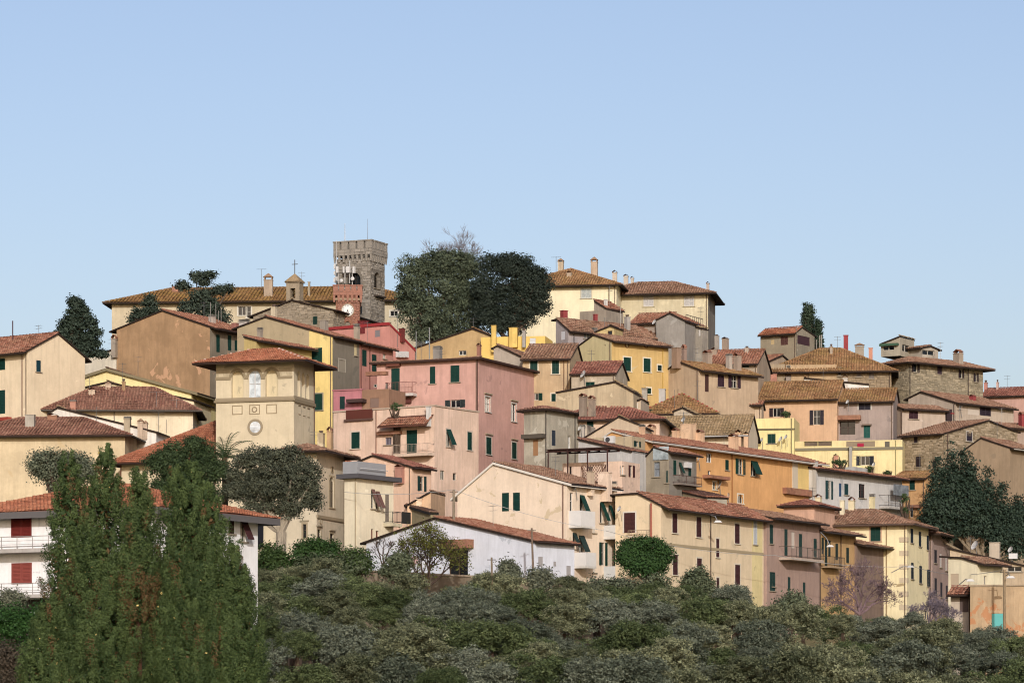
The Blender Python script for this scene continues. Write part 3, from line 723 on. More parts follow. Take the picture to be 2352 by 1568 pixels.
h = House('tall cream gable house with small green window at left edge', 'A', 262, 945, 318, 36, -260, 800, '#eed7ac', roof='gx', ap=(540, 778), tile='red', ov=.45, wear=.15, dirt=.15)
h.win('l', [(-60, 1022, 48, 1130), (-50, 1318, 48, 1540)], 'sh', GREEN, sill=False); h.win('r', (342, 1037, 382, 1145), 'sh', '#1c4450'); h.pipe('l', 'A', 212, '#8a6a5a')
h.slab('l', 'E', -40, 165, 110, 195, .6, 'awning', '#a8483a'); h.antenna('A', 120, 665, 785, False, .06, '#5a4048')
h = House('wide pale yellow villa with a low broad gable and grey cornice', 'A', 1800, 1335, 338, 13, 275, 2030, '#f3e08e', roof='gy', ap=(1012, 1112), tile='brn', ov=.45, vg=.4, wear=.12, dirt=.1, fascia=('#8f8468', .3), el=(275, 1345))
h.win('r', (1940, 1485, 1972, 1570), 'gl', frame='#c9c4b8'); h.win('l', (250, 1415, 290, 1535), 'pn', '#23242c', sill=False)
h = House('cream gable house in front of the pale yellow villa', 'A', 1825, 1405, 328, 9, 285, W=7, col='#ecdcab', roof='gy', ap=(1015, 1235), tile='gry', ov=.25, vg=.2, wear=.2, dirt=.15, el=(285, 1405), gut=None)
h = House('stained cream house with low dark red hip roof behind scaffolded gutter', 'A', 1815, 1480, 321, -2.5, 470, W=8, col='#f1dfb6', roof='hip', ry=(1160, 1290), tile='dkr', ov=.5, wear=.2, dirt=.25, patch=.35, pcol='#cdbfa0', gut='#6a645c')
h.pipe('l', 'A', 1075, '#8a847a'); h.chim([(1145, 1210, 1180, 1330, 'pot', '#b08a5a'), (830, 1300, 895, 1370, 'tile'), (990, 1245, 1045, 1310, 'house')], 'A'); h.antenna('A', 1470, 1330, 1480); h.antenna('A', 1662, 1405, 1480)
h.antenna('E', 1490, 110, 280); h.antenna('E', 1565, 180, 280, False)
h = House('low white lean-to house with sloping tile verge at left', 'E', 1470, 292, 316, 7, 470, W=6, col='#e9e3d6', roof='gy', ap=(545, 62), tile='gry', ov=.2, wear=.3, dirt=.35, el=(470, 110), gut=None)
h.chim([(1160, 155, 1225, 230, 'vent', '#b9a888'), (1290, 180, 1345, 290, 'house'), (1345, 200, 1385, 290, 'house'), (655, 0, 715, 60, 'vent', '#c98a70')], 'E')
h = House('long beige plaster house with dark red hip roof above grey olive tree', 'E', 1175, 315, 310, 4, -420, W=10, col='#dcc596', roof='hip', ry=(720, 165), tile='dkr', ov=.7, wear=.4, dirt=.2, patch=.2, pcol='#c9b48e')
h.chim([(230, 140, 325, 260, 'box', '#b0a898'), (440, 130, 540, 190, 'tile', '#b07a58')], 'E')
h = House('small terracotta roofed outbuilding beside white apartment block', 'J', 70, 500, 263, 20, 45, L=3, W=4, col='#8f7a68', roof='gx', pitch=18, tile='org', afrac=.5, name='outbuilding', cat='outbuilding')

# ------------------------------------------------------------------ upper left
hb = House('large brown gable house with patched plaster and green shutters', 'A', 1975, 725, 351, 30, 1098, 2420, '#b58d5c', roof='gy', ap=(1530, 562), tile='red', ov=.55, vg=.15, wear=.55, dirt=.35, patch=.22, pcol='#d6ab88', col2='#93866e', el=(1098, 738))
hb.win('r', [(2035, 795, 2066, 960), (2143, 800, 2175, 945), (2208, 850, 2240, 945)], 'sh', sill=False); hb.chim([(1955, 610, 2010, 690, 'vent', '#c9b8a8')], 'A')
for x, y0 in ((1980, 490), (2030, 505), (2055, 570), (2080, 545)): hb.antenna('A', x, y0, 690, False, .035, '#b8b2aa')
hb.chim([(2235, 650, 2330, 770, 'vent', '#d8d0c8'), (2170, 690, 2225, 750, 'box', '#a86a5a')], 'A')
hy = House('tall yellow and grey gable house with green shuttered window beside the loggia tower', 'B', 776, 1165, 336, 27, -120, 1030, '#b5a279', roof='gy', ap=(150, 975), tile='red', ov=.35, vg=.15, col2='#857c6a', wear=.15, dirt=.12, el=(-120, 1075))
for o in hy.win('l', (585, 1272, 680, 1418), 'sh', sill=False) + hy.win('l', (590, 175, 682, 330), 'sh', v='F', sur='#a8a28e'):
    for c_ in o.children:
        if c_.name.startswith('shutter'): c_.location.y -= .04
a0 = hy.ax('B', 557); m = MB(); m.quad((a0, -.007, 0), (.007, -.007, 0), (.007, -.007, hy.H), (a0, -.007, hy.interp(a0) - .05)); hy.add(m, 'yellow_render', plaster('#f0d46c', .2, .2)); hy.win('l', (180, 1045, 268, 1170), 'pn', '#8b93a0', 'B', sill=False, frame='#6a6a70')
hy.win('r', (980, 1235, 1005, 1345), 'pn', '#e2d3a6', 'B'); hy.win('r', (835, 1385, 895, 1500), 'pn', '#a39b8a', 'B', sur='#b9b2a2', sill=False)
hy.chim([(190, 862, 240, 965, 'pot', '#d8c8a4'), (970, 1045, 1018, 1170, 'vent', '#b9a890'), (650, 1015, 715, 1085, 'box', '#a59a8a')], 'B')
hq = House('rose pink terrace house attached to the yellow and grey gable house', 'B', 1030, 1232, on(hy, 'r', 'B', 1030), 27, L=6, r=1345, col='#cf8a78', roof='gy', afrac=1, pitch=14, tile='red', ov=.35, wear=.3, dirt=.25)
hq.win('r', [(1055, 1292, 1095, 1445), (1147, 1335, 1188, 1495)], 'sh', sill=False); hq.win('r', (1250, 1330, 1282, 1375), 'gl', frame='#e8e0d0'); hq.pipe('r', 'B', 1122, '#7a4a42'); hq.pipe('r', 'B', 1040, '#7a4a42')
h = House('yellow rendered house with red roof squeezed behind the loggia tower roof', 'B', 60, 1205, 328, 31, L=1.5, r=580, col='#cdb35e', roof='gy', afrac=1, pitch=16, tile='red', ov=.4, wear=.3, dirt=.4)
h.chim([(60, 1080, 105, 1180, 'vent', '#a89a88')], 'B')
h = House('salmon house with bright red roof edging below the clock tower', 'B', 1315, 1045, 350, 34, 745, 1552, '#d98d7c', roof='gx', afrac=0, tile='crm', ov=.1, vg=.1, el=(1552, 1285), wear=.2, dirt=.2, fascia=('#a83a3c', .25), gut=None)
h.win('l', (1175, 1105, 1222, 1170), 'pn', '#8f8a8c', sill=False)
for x in (1368, 1402, 1436):
    a0, a1, z0, z1 = h.rect('r', 'B', x, 1308, x + 30, 1362); m = MB(); m.box(.03, 0, 0, .4, a1 - a0, z1 - z0); h.add(m, 'air_conditioner', flat('#e6e6e4', .5), (0, a0, z0)); h.chim([(1000, 1020, 1090, 1068, 'box', '#b04044'), (1395, 1095, 1440, 1150, 'box', '#a8443c')])
h.slab('l', 'B', 745, 1055, 1315, 1082, .12, 'red_edging', '#a83a3c'); h.antenna('B', 1388, 900, 1240)
h = House('ochre brown gable house under the dark holm oaks', 'B', 2270, 1150, 352, 15, 1560, W=8, col='#c4a263', roof='gy', ap=(2095, 1085), tile='och', ov=.2, el=(1560, 1265), wear=.4, dirt=.3)
h.win('l', (1965, 1297, 2035, 1342), 'gl', frame='#e8e4d8', sill=False)
h = House('small white walled house between cedar and brown gable house', 'A', 1090, 935, 357, 20, 790, W=8, col='#d9cfb6', roof='gy', afrac=0, tile='brn', el=(790, 1005), ov=.3, wear=.4, dirt=.4)
h.chim([(1040, 800, 1090, 940, 'tile', '#a89a88')], 'A')

# church, towers and the long roof behind
hc = House('grey stone church front with small bell cote and cross', 'B', 785, 918, 358, 20, 30, W=14, roof='gy', ap=(400, 818), tile='gry', ov=.3, vg=.25, el=(30, 962), name='church', cat='church', stone=('#a29683', '#8f8472', .27), col='#a29683')
hc.win('l', (592, 975, 634, 1052), 'sh', '#234038', arch=True, leaves=1, sill=False, sur=None)
a = hc.ax('B', 402); zt = hc.zl('B', 402, 660); zbm = hc.zl('B', 402, 830); wd = abs(hc.ax('B', 465) - hc.ax('B', 340)); m = MB(); t = wd / 2
m.box(a - t, .02, zbm, a - t * .38, wd * .7, zt - .6); m.box(a + t * .38, .02, zbm, a + t, wd * .7, zt - .6); m.box(a - t, .02, zt - .6, a + t, wd * .7, zt); m.box(a - t * .38, .02, zbm, a + t * .38, wd * .7, zt - 1.7)
m.box(a - t - .1, -.08, zt, a + t + .1, wd * .7 + .1, zt + .12); bc = hc.add(m, 'bell_cote', plaster('#a8977a', .6, .5))
m = MB(); m.frustum(a, wd * .35, zt + .12, zt + 1.05, wd + .3, wd, .1, .1); m.obj('bell_cote_roof', tile_mat('gry'), bc)
m = MB(); m.tube([(a, wd * .35, zt + 1), (a, wd * .35, zt + 2.6)], .045, 5); m.tube([(a - .35, wd * .35, zt + 2.1), (a + .35, wd * .35, zt + 2.1)], .04, 5); m.obj('cross', flat('#5a5248'), bc)
m = MB(); m.lathe([(.28, 0), (.22, .12), (.16, .4), (0, .48)], 10, (a, wd * .35, zt - 1.25)); m.obj('bell', flat('#6a5a3a', .4, .7), bc)
hl = House('long cream building on the hilltop with lichen yellow tile roof', 'B', 1560, 812, 392, 4, -1300, W=12, col='#cdbd97', roof='hip', ry=(600, 706, 'B'), tile='ylw', ov=.8, wear=.25, dirt=.2, sp=.42, soff='#3e3026')
hl.win('l', (1320, 925, 1392, 975), 'gl', sur='#ece6d6'); hl.win('l', (2240, 530, 2315, 615), 'gl', v='A', sur='#ece6d6'); hl.win('l', (-30, 885, 10, 990), 'gl', v='B', sur='#ece6d6')
hl.chim([(125, 575, 215, 790, 'house', '#b9a286'), (545, 655, 562, 790, 'box', '#a8987c')], 'B'); hl.antenna('B', 108, 530, 600)
hl.chim([(1615, 345, 1690, 400, 'box', '#b0785c')], 'A')

def battlement(hh, f0, n, h, w_over, zt, zb, stone, stm, ncor):
    """overhanging crown with corbels, parapet and merlons, all on the tower's own frame"""
    L, W, o = hh.L, hh.W, w_over; mat = rubble_mat(stone[1]); m = MB(); t = .45
    zp = zt - h
    m.box(-L - o, -o, zb, o, -o + t, zp); m.box(o - t, -o + t, zb, o, W + o - t, zp); m.box(-L - o, W + o - t, zb, o, W + o, zp); m.box(-L - o, -o + t, zb, -L - o + t, W + o - t, zp)
    m.box(-L - o + t, -o + t, zp - 1.2, o - t, W + o - t, zp - 1.0)
    par = hh.add(m, 'parapet', mat)
    def ston(a0, a1, z0, z1, place):
        mm = MB(); rr = random.Random(5); z = z0
        while z < z1 - .08:
            q = min(rr.uniform(.24, .36), z1 - z); a = a0
            while a < a1 - .05:
                b = min(a + rr.uniform(.3, .8), a1); k = rr.uniform(.01, .05); i = len(mm.v)
                for y in (0, k):
                    for p, r_ in ((a + .015, z + .015), (b - .015, z + .015), (b - .015, z + q - .015), (a + .015, z + q - .015)): mm.v.append(place(p, y, r_))
                mm.f += [(i + 4, i + 5, i + 6, i + 7), (i, i + 1, i + 5, i + 4), (i + 1, i + 2, i + 6, i + 5), (i + 2, i + 3, i + 7, i + 6), (i + 3, i, i + 4, i + 7)]; a = b
            z += q
        return mm
    for pl, a0, a1 in ((lambda p, y, z: (p, -o - y, z), -L - o, o), (lambda p, y, z: (o + y, p, z), -o, W + o)):
        ob = ston(a0, a1, zb, zp, pl).obj('parapet_stones', stm, par); ob['kind'] = 'stuff'
    full = L + 2 * o; mw = full / (n + (n - 1) * .3); fullr = W + 2 * o; mr = fullr / (n + (n - 1) * .3)
    def merlon(x0, y0, x1, y1):
        mm = MB(); mm.box(x0, y0, zp, x1, y1, zt - .14); mm.box(x0 - .06, y0 - .06, zt - .14, x1 + .06, y1 + .06, zt); hh.add(mm, 'merlon', stm)
    for i in range(n):
        x = -L - o + i * mw * 1.3; merlon(x, -o, x + mw, -o + t); merlon(x, W + o - t, x + mw, W + o)
        y = -o + i * mr * 1.3
        if 0 < i < n - 1: merlon(o - t, y, o, y + mr); merlon(-L - o, y, -L - o + t, y + mr)
    # corbels: small arches on brackets
    for i in range(ncor + 1):
        x = -L - o + .12 + (L + 2 * o - .24) * i / ncor; mm = MB(); mm.frustum(x, -o / 2, zb - .75, zb, .16, .1, .26, o); hh.add(mm, 'corbel', stm)
        y = -o + .12 + (W + 2 * o - .24) * i / ncor; mm = MB(); mm.frustum(o / 2, y, zb - .75, zb, .1, .16, o, .26); hh.add(mm, 'corbel', stm)
th_ = House('grey stone crenellated bell tower with phone antennas', 'Q', 680, 600, 368, 25, 218, 868, roof='flat', name='bell_tower', cat='tower', stone=('#9c968c', '#837d73', .28), col='#9c968c', par=.2)
zt = th_.zl('Q', 680, 362); zb = th_.zl('Q', 680, 560); battlement(th_, 'l', 5, .95, .24, zt, zb, ('#9c968c', '#837d73'), stone_mat('#9c968c'), 8)
th_.win('l', (365, 805, 545, 975), 'gl', arch=True, v='Q', sill=False, frame='#3a3632', depth=.6, pane='#0d0f10'); th_.win('r', (728, 805, 805, 1020), 'gl', arch=True, v='Q', frame='#4a4238', depth=.5, pane='#0d0f10')
th_.win('l', (530, 1250, 565, 1365), 'gl', arch=True, v='Q', frame='#4a4238', sill=False); th_.slab('r', 'Q', 720, 1120, 840, 1142, .5, 'balcony_slab', '#4a4038')
for x, y in ((445, 640), (592, 632), (295, 647), (595, 830), (602, 1040)): th_.slab('l', 'Q', x - 9, y - 9, x + 9, y + 9, .03, 'putlog_hole', '#1d1a18')
for (x0, y0, x1, y1) in ((355, 738, 372, 822), (398, 735, 445, 820), (488, 738, 510, 824), (234, 700, 248, 770), (265, 735, 290, 822), (234, 800, 248, 850), (232, 885, 246, 948), (258, 870, 270, 930)):
    th_.slab('l', 'Q', x0, y0, x1, y1, .9, 'phone_antenna', flat('#e8e8e6', .5), -.6)
for x, y0, y1 in ((428, 655, 960), (275, 770, 960), (365, 815, 960), (465, 760, 980), (240, 690, 960)):
    a0, a1, z0, z1 = th_.rect('l', 'Q', x - 4, y0, x + 4, y1); m = MB(); m.tube([(0, -.55, 0), (0, -.55, z1 - z0)], .06, 5); th_.add(m, 'antenna_mast', flat('#c9c9c6', .5), *th_.place('l', (a0 + a1) / 2, z0))
for x, y, r in ((480, 900, 28), (330, 925, 26)):
    a0, a1, z0, z1 = th_.rect('l', 'Q', x - r, y - r, x + r, y + r); q = (z1 - z0) / 2; m = MB()
    m.v = []; m.lathe([(q, 0), (q * .9, .1), (0, .16)], 14); o = th_.add(m, 'microwave_dish', flat('#e4e4e2', .5), ((a0 + a1) / 2, -.75, (z0 + z1) / 2)); o.rotation_euler = (math.radians(90), 0, 0)
for x, y0, y1, rd in ((322, 140, 380, .05), (628, 80, 380, .03), (256, 380, 700, .05)):
    a0, a1, z0, z1 = th_.rect('l', 'Q', x - 4, y0, x + 4, y1); m = MB(); m.tube([(0, -.5 if y1 > 600 else .3, 0), (0, -.5 if y1 > 600 else .3, z1 - z0)], [rd, rd * .5], 5); th_.add(m, 'whip_antenna', flat('#dcdcdc' if rd > .04 else '#8a8a90', .5), *th_.place('l', a0, z0))
tc = House('red brick clock tower with crenellated top and white round clock', 'Q', 530, 1180, 361, -3, 212, W=3.2, roof='flat', name='clock_tower', cat='tower', stone=('#ab8070', '#8f6653', .16, '#9f7160'), col='#b0694c', par=.2)
zt = tc.zl('Q', 530, 975); zb = tc.zl('Q', 530, 1115); battlement(tc, 'l', 5, .62, .3, zt, zb, ('#ab8070', '#936550'), stone_mat('#ab8070', '#9f7160'), 6)
tc.band('l', 'Q', 400, 1150, 1178, .18, 'moulding', '#a8937a'); pass
tc.win('l', (328, 1462, 410, 1540), 'gl', arch=True, v='Q', frame='#4a3a30', sill=False)
a0, a1, z0, z1 = tc.rect('l', 'Q', 285, 1225, 460, 1400); r = (z1 - z0) / 2; ck = MB(); n = 32
ck.lathe([(r * .86, 0), (r * .86, .05), (r * .92, .12), (r, .1), (r, 0)], n); co = tc.add(ck, 'clock', flat('#b9ac94', .7), ((a0 + a1) / 2, -.02, (z0 + z1) / 2)); co.rotation_euler = (math.radians(90), 0, 0)
m = MB(); m.v = [(r * .87 * math.cos(2 * math.pi * i / n), r * .87 * math.sin(2 * math.pi * i / n), .05) for i in range(n)]; m.f = [tuple(range(n))]; m.obj('clock_face', flat('#f4f4f2', .6, vary=0.02), co)
def bar(mm, ang, r0, r1, w, z):
    c, s_ = math.sin(ang), math.cos(ang); nx, ny = s_ * w / 2, -c * w / 2
    mm.quad((c * r0 - nx, s_ * r0 - ny, z), (c * r0 + nx, s_ * r0 + ny, z), (c * r1 + nx, s_ * r1 + ny, z), (c * r1 - nx, s_ * r1 - ny, z))
NUM = ['XII', 'I', 'II', 'III', 'IIII', 'V', 'VI', 'VII', 'VIII', 'IX', 'X', 'XI']
for i in range(12):
    m = MB(); ang = 2 * math.pi * i / 12; s0 = NUM[i]; w_ = .055 * r / .7; tot = sum({'I': 1, 'V': 2, 'X': 2}[q] for q in s0); off = -tot / 2
    ux, uy = math.cos(ang), -math.sin(ang); rx, ry = math.sin(ang), math.cos(ang)
    def seg(p, q, t=.022):
        A = Vector((rx * p[1] + ux * p[0], ry * p[1] + uy * p[0], .056)); B = Vector((rx * q[1] + ux * q[0], ry * q[1] + uy * q[0], .056)); d = (B - A).normalized(); nn = Vector((-d.y, d.x, 0)) * t * r
        m.quad(A - nn, B - nn, B + nn, A + nn)
    for qn in s0:
        wd_ = {'I': 1, 'V': 2, 'X': 2}[qn]; u0, u1 = off * w_, (off + wd_) * w_; uc = (u0 + u1) / 2; lo_, hi_ = r * .63, r * .8
        if qn == 'I': seg((uc, lo_), (uc, hi_))
        elif qn == 'V': seg((u0, hi_), (uc, lo_)); seg((u1, hi_), (uc, lo_), .012)
        else: seg((u0, hi_), (u1, lo_)); seg((u1, hi_), (u0, lo_), .012)
        off += wd_
    m.obj('numeral', flat('#3a3c46', .7), co)
for ang, ln, w_ in ((math.radians(168), .42, .11), (math.radians(208), .66, .07)):
    m = MB(); bar(m, ang, -.1 * r, ln * r, w_ * r, .07 + w_ * .02); m.obj('clock_hand', flat('#26282e', .6), co)
# ------------------------------------------------------------------ centre
hp = House('big salmon pink flat fronted house with brown cornice and green shutters', 'B', 2148, 1372, 326, 24, 1195, W=None, r=2852, col='#dca593', roof='hip', pitch=6, tile='brn', ov=.35, wear=.25, dirt=.25, gut=None, fascia=('#4a342c', .2))
hp.win('l', [(1693, 1448, 1743, 1608), (1887, 1437, 1970, 1595)], 'sh', GREEN, 'B'); hp.win('l', (1330, 1465, 1408, 1716), 'sh', GREEN, 'B', sill=False)
hp.slab('l', 'B', 1300, 1425, 1420, 1450, .5, 'canopy', '#7a4a3c'); hp.balcony('l', 'F', 1312, 1572, 75, 180, 205, 1.0, 'rail', '#d8d0c8', '#8a5a50')
hp.win('l', (1838, 232, 2025, 305), 'so', '#3a4444', 'F', sill=False); hp.win('l', [(1272, 70, 1295, 175)], 'gl', v='F', frame='#e8e4dc', sill=False)
hp.win('r', [(2212, 205, 2262, 345)], 'gl', v='F', sur='#d6d2c8', frame='#e2ded6', pane='#cfc9bc', hood=True); hp.win('r', (2222, 585, 2268, 745), 'sh', GREEN, 'F', sur='#cfcabc', hood=True)
hp.win('r', (108, 150, 152, 318), 'gl', v='G', sur='#d6d2c8', frame='#e2ded6', hood=True); hp.win('r', (112, 515, 153, 668), 'sh', GREEN, 'G', sur='#cfcabc', hood=True)
hp.pipe('l', 'B', 2143, '#5a3a34'); hp.chim([(1715, 1255, 1790, 1350, 'vent', '#9a948c'), (2130, 1235, 2165, 1300, 'tile', '#a06a54')], 'B'); hp.antenna('B', 1563, 1115, 1350, False, .04, '#c9c9c6'); hp.antenna('B', 1688, 1080, 1350, False, .06, '#c9c9c6'); hp.antenna('B', 1610, 1210, 1350, False, .03)
hp.slab('l', 'F', 1310, 220, 1520, 268, .3, 'lower_canopy', '#6b3e38')
h = House('magenta pink terrace room below the grey gable wall', 'F', 1050, 140, 322, 22, 785, W=5, col='#c4747c', roof='flat', par=.3, wear=.25, dirt=.2, cope='#c4747c')
h.win('l', (845, 200, 892, 320), 'sh', '#22403c', sill=False); h.slab('l', 'F', 940, 230, 1095, 262, .9, 'canopy', '#4f3c38')
h = House('rough tan rendered terrace block between magenta room and salmon house', 'F', 1308, 128, 321, 22, 1052, W=4, col='#a87c5c', roof='flat', par=.3, wear=.5, dirt=.4, patch=.2)
h.win('l', (1130, 215, 1212, 305), 'pn', '#8c7468', sill=False); h.win('l', (1160, 85, 1188, 112), 'gl', sill=False); h.slab('l', 'B', 1110, 1500, 1300, 1535, .6, 'tile_canopy', tile_mat('red'))
ht = House('peach terrace house with balcony and tiled porch below the salmon house', 'F', 1735, 292, 311, 33, 785, 2150, '#f1cdb0', roof='flat', par=1.0, cope='#cdb49a', wear=.3, dirt=.35, patch=.12, pcol='#d8c4a8')
ht.win('l', (955, 535, 1033, 690), 'sh', GREEN, 'F', sur='#efe2d0'); ht.win('l', (1475, 515, 1572, 745), 'sh', GREEN, 'F', sill=False); ht.win('l', (1272, 585, 1330, 655), 'gl', v='F', frame='#9a94a0', pane='#6a6470')
ht.win('r', [(1846, 510, 1888, 672)], 'st', GREEN, 'F', sur='#d6c8b8'); ht.win('r', (2045, 535, 2085, 705), 'sh', GREEN, 'F', sur='#d6c8b8'); ht.win('r', [(1790, 895, 1832, 985), (1908, 920, 1945, 990)], 'gl', v='F', sill=False)
ht.balcony('l', 'F', 1410, 1735, 655, 740, 768, 1.1, 'rail', '#e0c4a8', '#b8a898'); ht.pipe('l', 'F', 1190, '#a07a68')
m = MB(); a0, a1, z0, z1 = ht.rect('l', 'F', 1265, 470, 1730, 480); _, _, _, zt = ht.rect('l', 'F', 1400, 372, 1600, 380)
sl = [(np.array((a0, -1.2, z0)), np.array((1., 0, 0)), np.array((0, 1.4, zt - z0)) / math.hypot(1.4, zt - z0), np.array((0, -(zt - z0), 1.4)) / math.hypot(1.4, zt - z0), [(0, 0), (a1 - a0, 0), (a1 - a0, 1.5), (.8, 1.5)])]
Vt, q_ = tiles_for(sl, [], .25, .42, NR); m.quad((a0, -1.25, z0 - .02), (a1, -1.25, z0 - .02), (a1, .1, zt - .02), (a0 + .5, .1, zt - .02)); m.quad((a0, -1.25, z0 - .15), (a1, -1.25, z0 - .15), (a1, -1.25, z0 - .02), (a0, -1.25, z0 - .02))
po = ht.add(m, 'porch_roof', flat('#6b4638')); o = mobj('roof_tiles', np_mesh('roof_tiles', Vt, q_, tile_mat('red')), po); o['kind'] = 'stuff'
ht.slab('l', 'F', 1215, 530, 1430, 560, .45, 'tile_canopy', tile_mat('red')); ht.slab('l', 'F', 910, 325, 1155, 410, .14, 'terrace_screen', '#6b3a30')
ht.slab('l', 'F', 895, 412, 1160, 430, .25, 'string_course', '#6b5248'); ht.chim([(1650, 300, 1688, 400, 'box', '#e8e4dc')], 'F')
h = House('small peach gable house with red tile roof beside grey railed terrace', 'F', 1520, 868, 300, 33, 1035, 1705, '#efc3a0', roof='gy', ap=(1160, 748), tile='crm', ov=.3, wear=.2, dirt=.2, el=(1035, 800))
h.win('r', (1575, 950, 1655, 1090), 'so', '#22403c', sill=False); h.chim([(1350, 845, 1435, 935, 'tile', '#c98a74')])
h = House('cream house with thick grey flat eaves and slanting brown shutters', 'F', 1003, 970, 287, 33, 888, 1350, '#f0e2bc', roof='flat', par=.15, wear=.15, dirt=.15)
h.win('r', [(1140, 1072, 1170, 1255), (1185, 1092, 1215, 1268)], 'st', '#7a5a52'); h.win('r', (1272, 1118, 1305, 1378), 'sh', '#8f8478', sill=False); h.win('r', [(1140, 1445, 1162, 1540), (1185, 1462, 1210, 1560)], 'gl', frame='#8a4a3c')
m = MB(); m.box(-h.L - .5, -.55, h.H, .55, h.W + .55, h.H + .4); h.add(m, 'eaves_slab', flat('#5f5d60'))
m = MB(); m.box(-h.L - .1, -.1, h.H + .4, .15, -.02, h.H + 1.5); m.box(.07, -.02, h.H + .4, .15, h.W * .75, h.H + 1.5); h.add(m, 'terrace_parapet', flat('#a9abae', .6))
m = MB(); m.tube([(.4, 0, h.H + .9), (.4, h.W * .75, h.H + .9)], .04, 5); h.add(m, 'terrace_rail', flat('#d8d8d6', .5)); h.pipe('l', 'F', 996, '#b8a88a')
h.balcony('r', 'F', 1255, 1345, 1290, 1395, 1425, 1.0, 'rail', '#cfc4a0', '#2a2a2a'); h.slab('r', 'F', 1355, 1290, 1435, 1400, .9, 'shade_screen', '#33322e', -.85)
h = House('olive rendered house with black gutter behind the white barn', 'F', 1700, 1290, 296, 62, 1340, 1760, '#a3946a', roof='gy', afrac=0, el=(1350, 1175), tile='brn', ov=.2, fascia=('#2c2a2a', .22), gut=None, wear=.3, dirt=.3)
h = House('small orange peach gable between olive house and cream gable house', 'F', 1700, 1090, 299, 14, 1480, W=5, col='#eebf8c', roof='gy', afrac=0, el=(1480, 1215), tile='brn', ov=.15, gut=None); h.chim([(1560, 1150, 1620, 1215, 'vent', '#efc79a')], 'F')

hm = House('large cream gable house with stained plaster and two green shutters', 'G', 632, 905, 284, 34, -400, 1090, '#f1d9ba', roof='gy', ap=(-52, 702), tile='brn', ov=.35, vg=.25, wear=.15, dirt=.08, patch=.33, pcol='#cdbb9a', el=(-400, 1000), fascia=('#f2ece0', .2), gut='#2e2a2a')
hm.win('l', [(20, 988, 84, 1162), (124, 985, 187, 1158)], 'sh', sill=False, leaves=1); hm.pipe('l', 'G', 596, '#8a6a5a')
hm.win('r', [(658, 985, 690, 1165)], 'gl', frame='#e8e4dc'); hm.win('r', [(750, 1010, 790, 1180), (940, 1078, 972, 1272), (1020, 1105, 1046, 1285)], 'st', GREEN)
hm.win('r', (872, 1262, 898, 1365), 'pn', '#e6dccb'); hm.win('r', [(684, 1365, 715, 1515), (742, 1390, 790, 1560)], 'st', '#233c3c'); hm.win('r', (932, 1455, 1005, 1670), 'so', GREEN, sill=False)
hm.win('r', (875, 430, 900, 530), 'pn', '#e6dccb', 'K')
hm.balcony('r', 'G', 645, 780, 1165, 1305, 1325, 1.3, '#f2f0ec', '#e8e4da'); hm.balcony('r', 'K', 690, 790, 345, 470, 492, 1.3, '#f2f0ec', '#e8e4da')
hm.balcony('r', 'G', 975, 1090, 1300, 1405, 1430, 1.2, '#e6e6e2', '#e8e4da'); hm.balcony('r', 'K', 975, 1090, 475, 575, 598, 1.2, '#dfe2e0', '#e8e4da'); hm.slab('r', 'K', 1000, 262, 1075, 560, .9, 'green_blind', '#1b4a40', -.85)
hm.chim([(808, 740, 868, 930, 'pot', '#e6c8a4'), (905, 800, 1030, 985, 'box', '#ecceb0'), (1040, 880, 1085, 985, 'vent', '#e8d0b0')], 'G'); hm.dish('G', 730, 960, 45)
hw = House('white barn with tiled gable and small red canopy above the thicket', 'K', 330, 240, 272, 38, -1258, 700, '#e2e8f4', roof='gy', ap=(-605, 8), tile='red', ov=.3, vg=.25, wear=.12, dirt=.15, el=(-1258, 236), name='barn', cat='barn')
hw.win('r', [(360, 380, 405, 470), (503, 425, 530, 470), (625, 465, 668, 640)], 'pn', '#b4b0ae', sill=False); hw.slab('l', 'J', 1850, 222, 2105, 305, .9, 'canopy', tile_mat('red')); hw.win('l', (1870, 320, 2050, 560), 'gl', v='J', sill=False, frame='#5a4a3a')
hw.slab('l', 'J', 1420, 385, 1580, 445, .7, 'small_canopy', '#c9a8a4'); hw.win('l', (1430, 460, 1490, 530), 'gl', v='J', sill=False)

hv = House('beige street house with brown shutters and grey string course above the thicket', 'G', 1518, 1110, 286, 30, 1085, 2480, '#e8cfa2', roof='gy', ap=(1300, 985), el=(1085, 1000), tile='red', ov=.5, wear=.12, dirt=.12)

hv.win('r', [(1620, 1180, 1666, 1365), (1846, 1215, 1892, 1405), (2208, 1280, 2252, 1465)], 'sh', BROWN, 'G', sur='#e6ddc8', leaves=1); hv.win('r', [(1625, 360, 1670, 550), (1852, 395, 1896, 590), (2210, 455, 2256, 645)], 'sh', BROWN, 'K', sur='#e6ddc8', leaves=1)
hv.win('r', [(2032, 210, 2060, 385), (2035, 578, 2060, 712)], 'sh', BROWN, 'K', sur='#e6ddc8', leaves=1); hv.win('l', (1168, 1175, 1272, 1365), 'sh', BROWN, 'G', sur='#e6e0d4', sill=False)
hv.pipe('r', 'G', 1976, '#6a5a50'); hv.band('r', 'K', 1560, 250, 275, .05, 'string_course', '#b8a888', False); hv.band('l', 'G', 1400, 1440, 1452, .05, 'string_course', '#b8a888', False)
m = MB(); a0, a1, z0, z1 = hv.rect('l', 'G', 1430, 1085, 1444, 1440); m.tube([(0, -.2, 0), (0, -.2, z1 - z0)], .09, 6); hv.add(m, 'flue_pipe', flat('#b06a58'), (a0, 0, z0)); hv.balcony('l', 'G', 1240, 1420, 1345, 1395, 1410, .8, 'rail', '#d8c4a0', '#a89880'); hv.dish('S', 800, 1150, 40)
xm = 2480
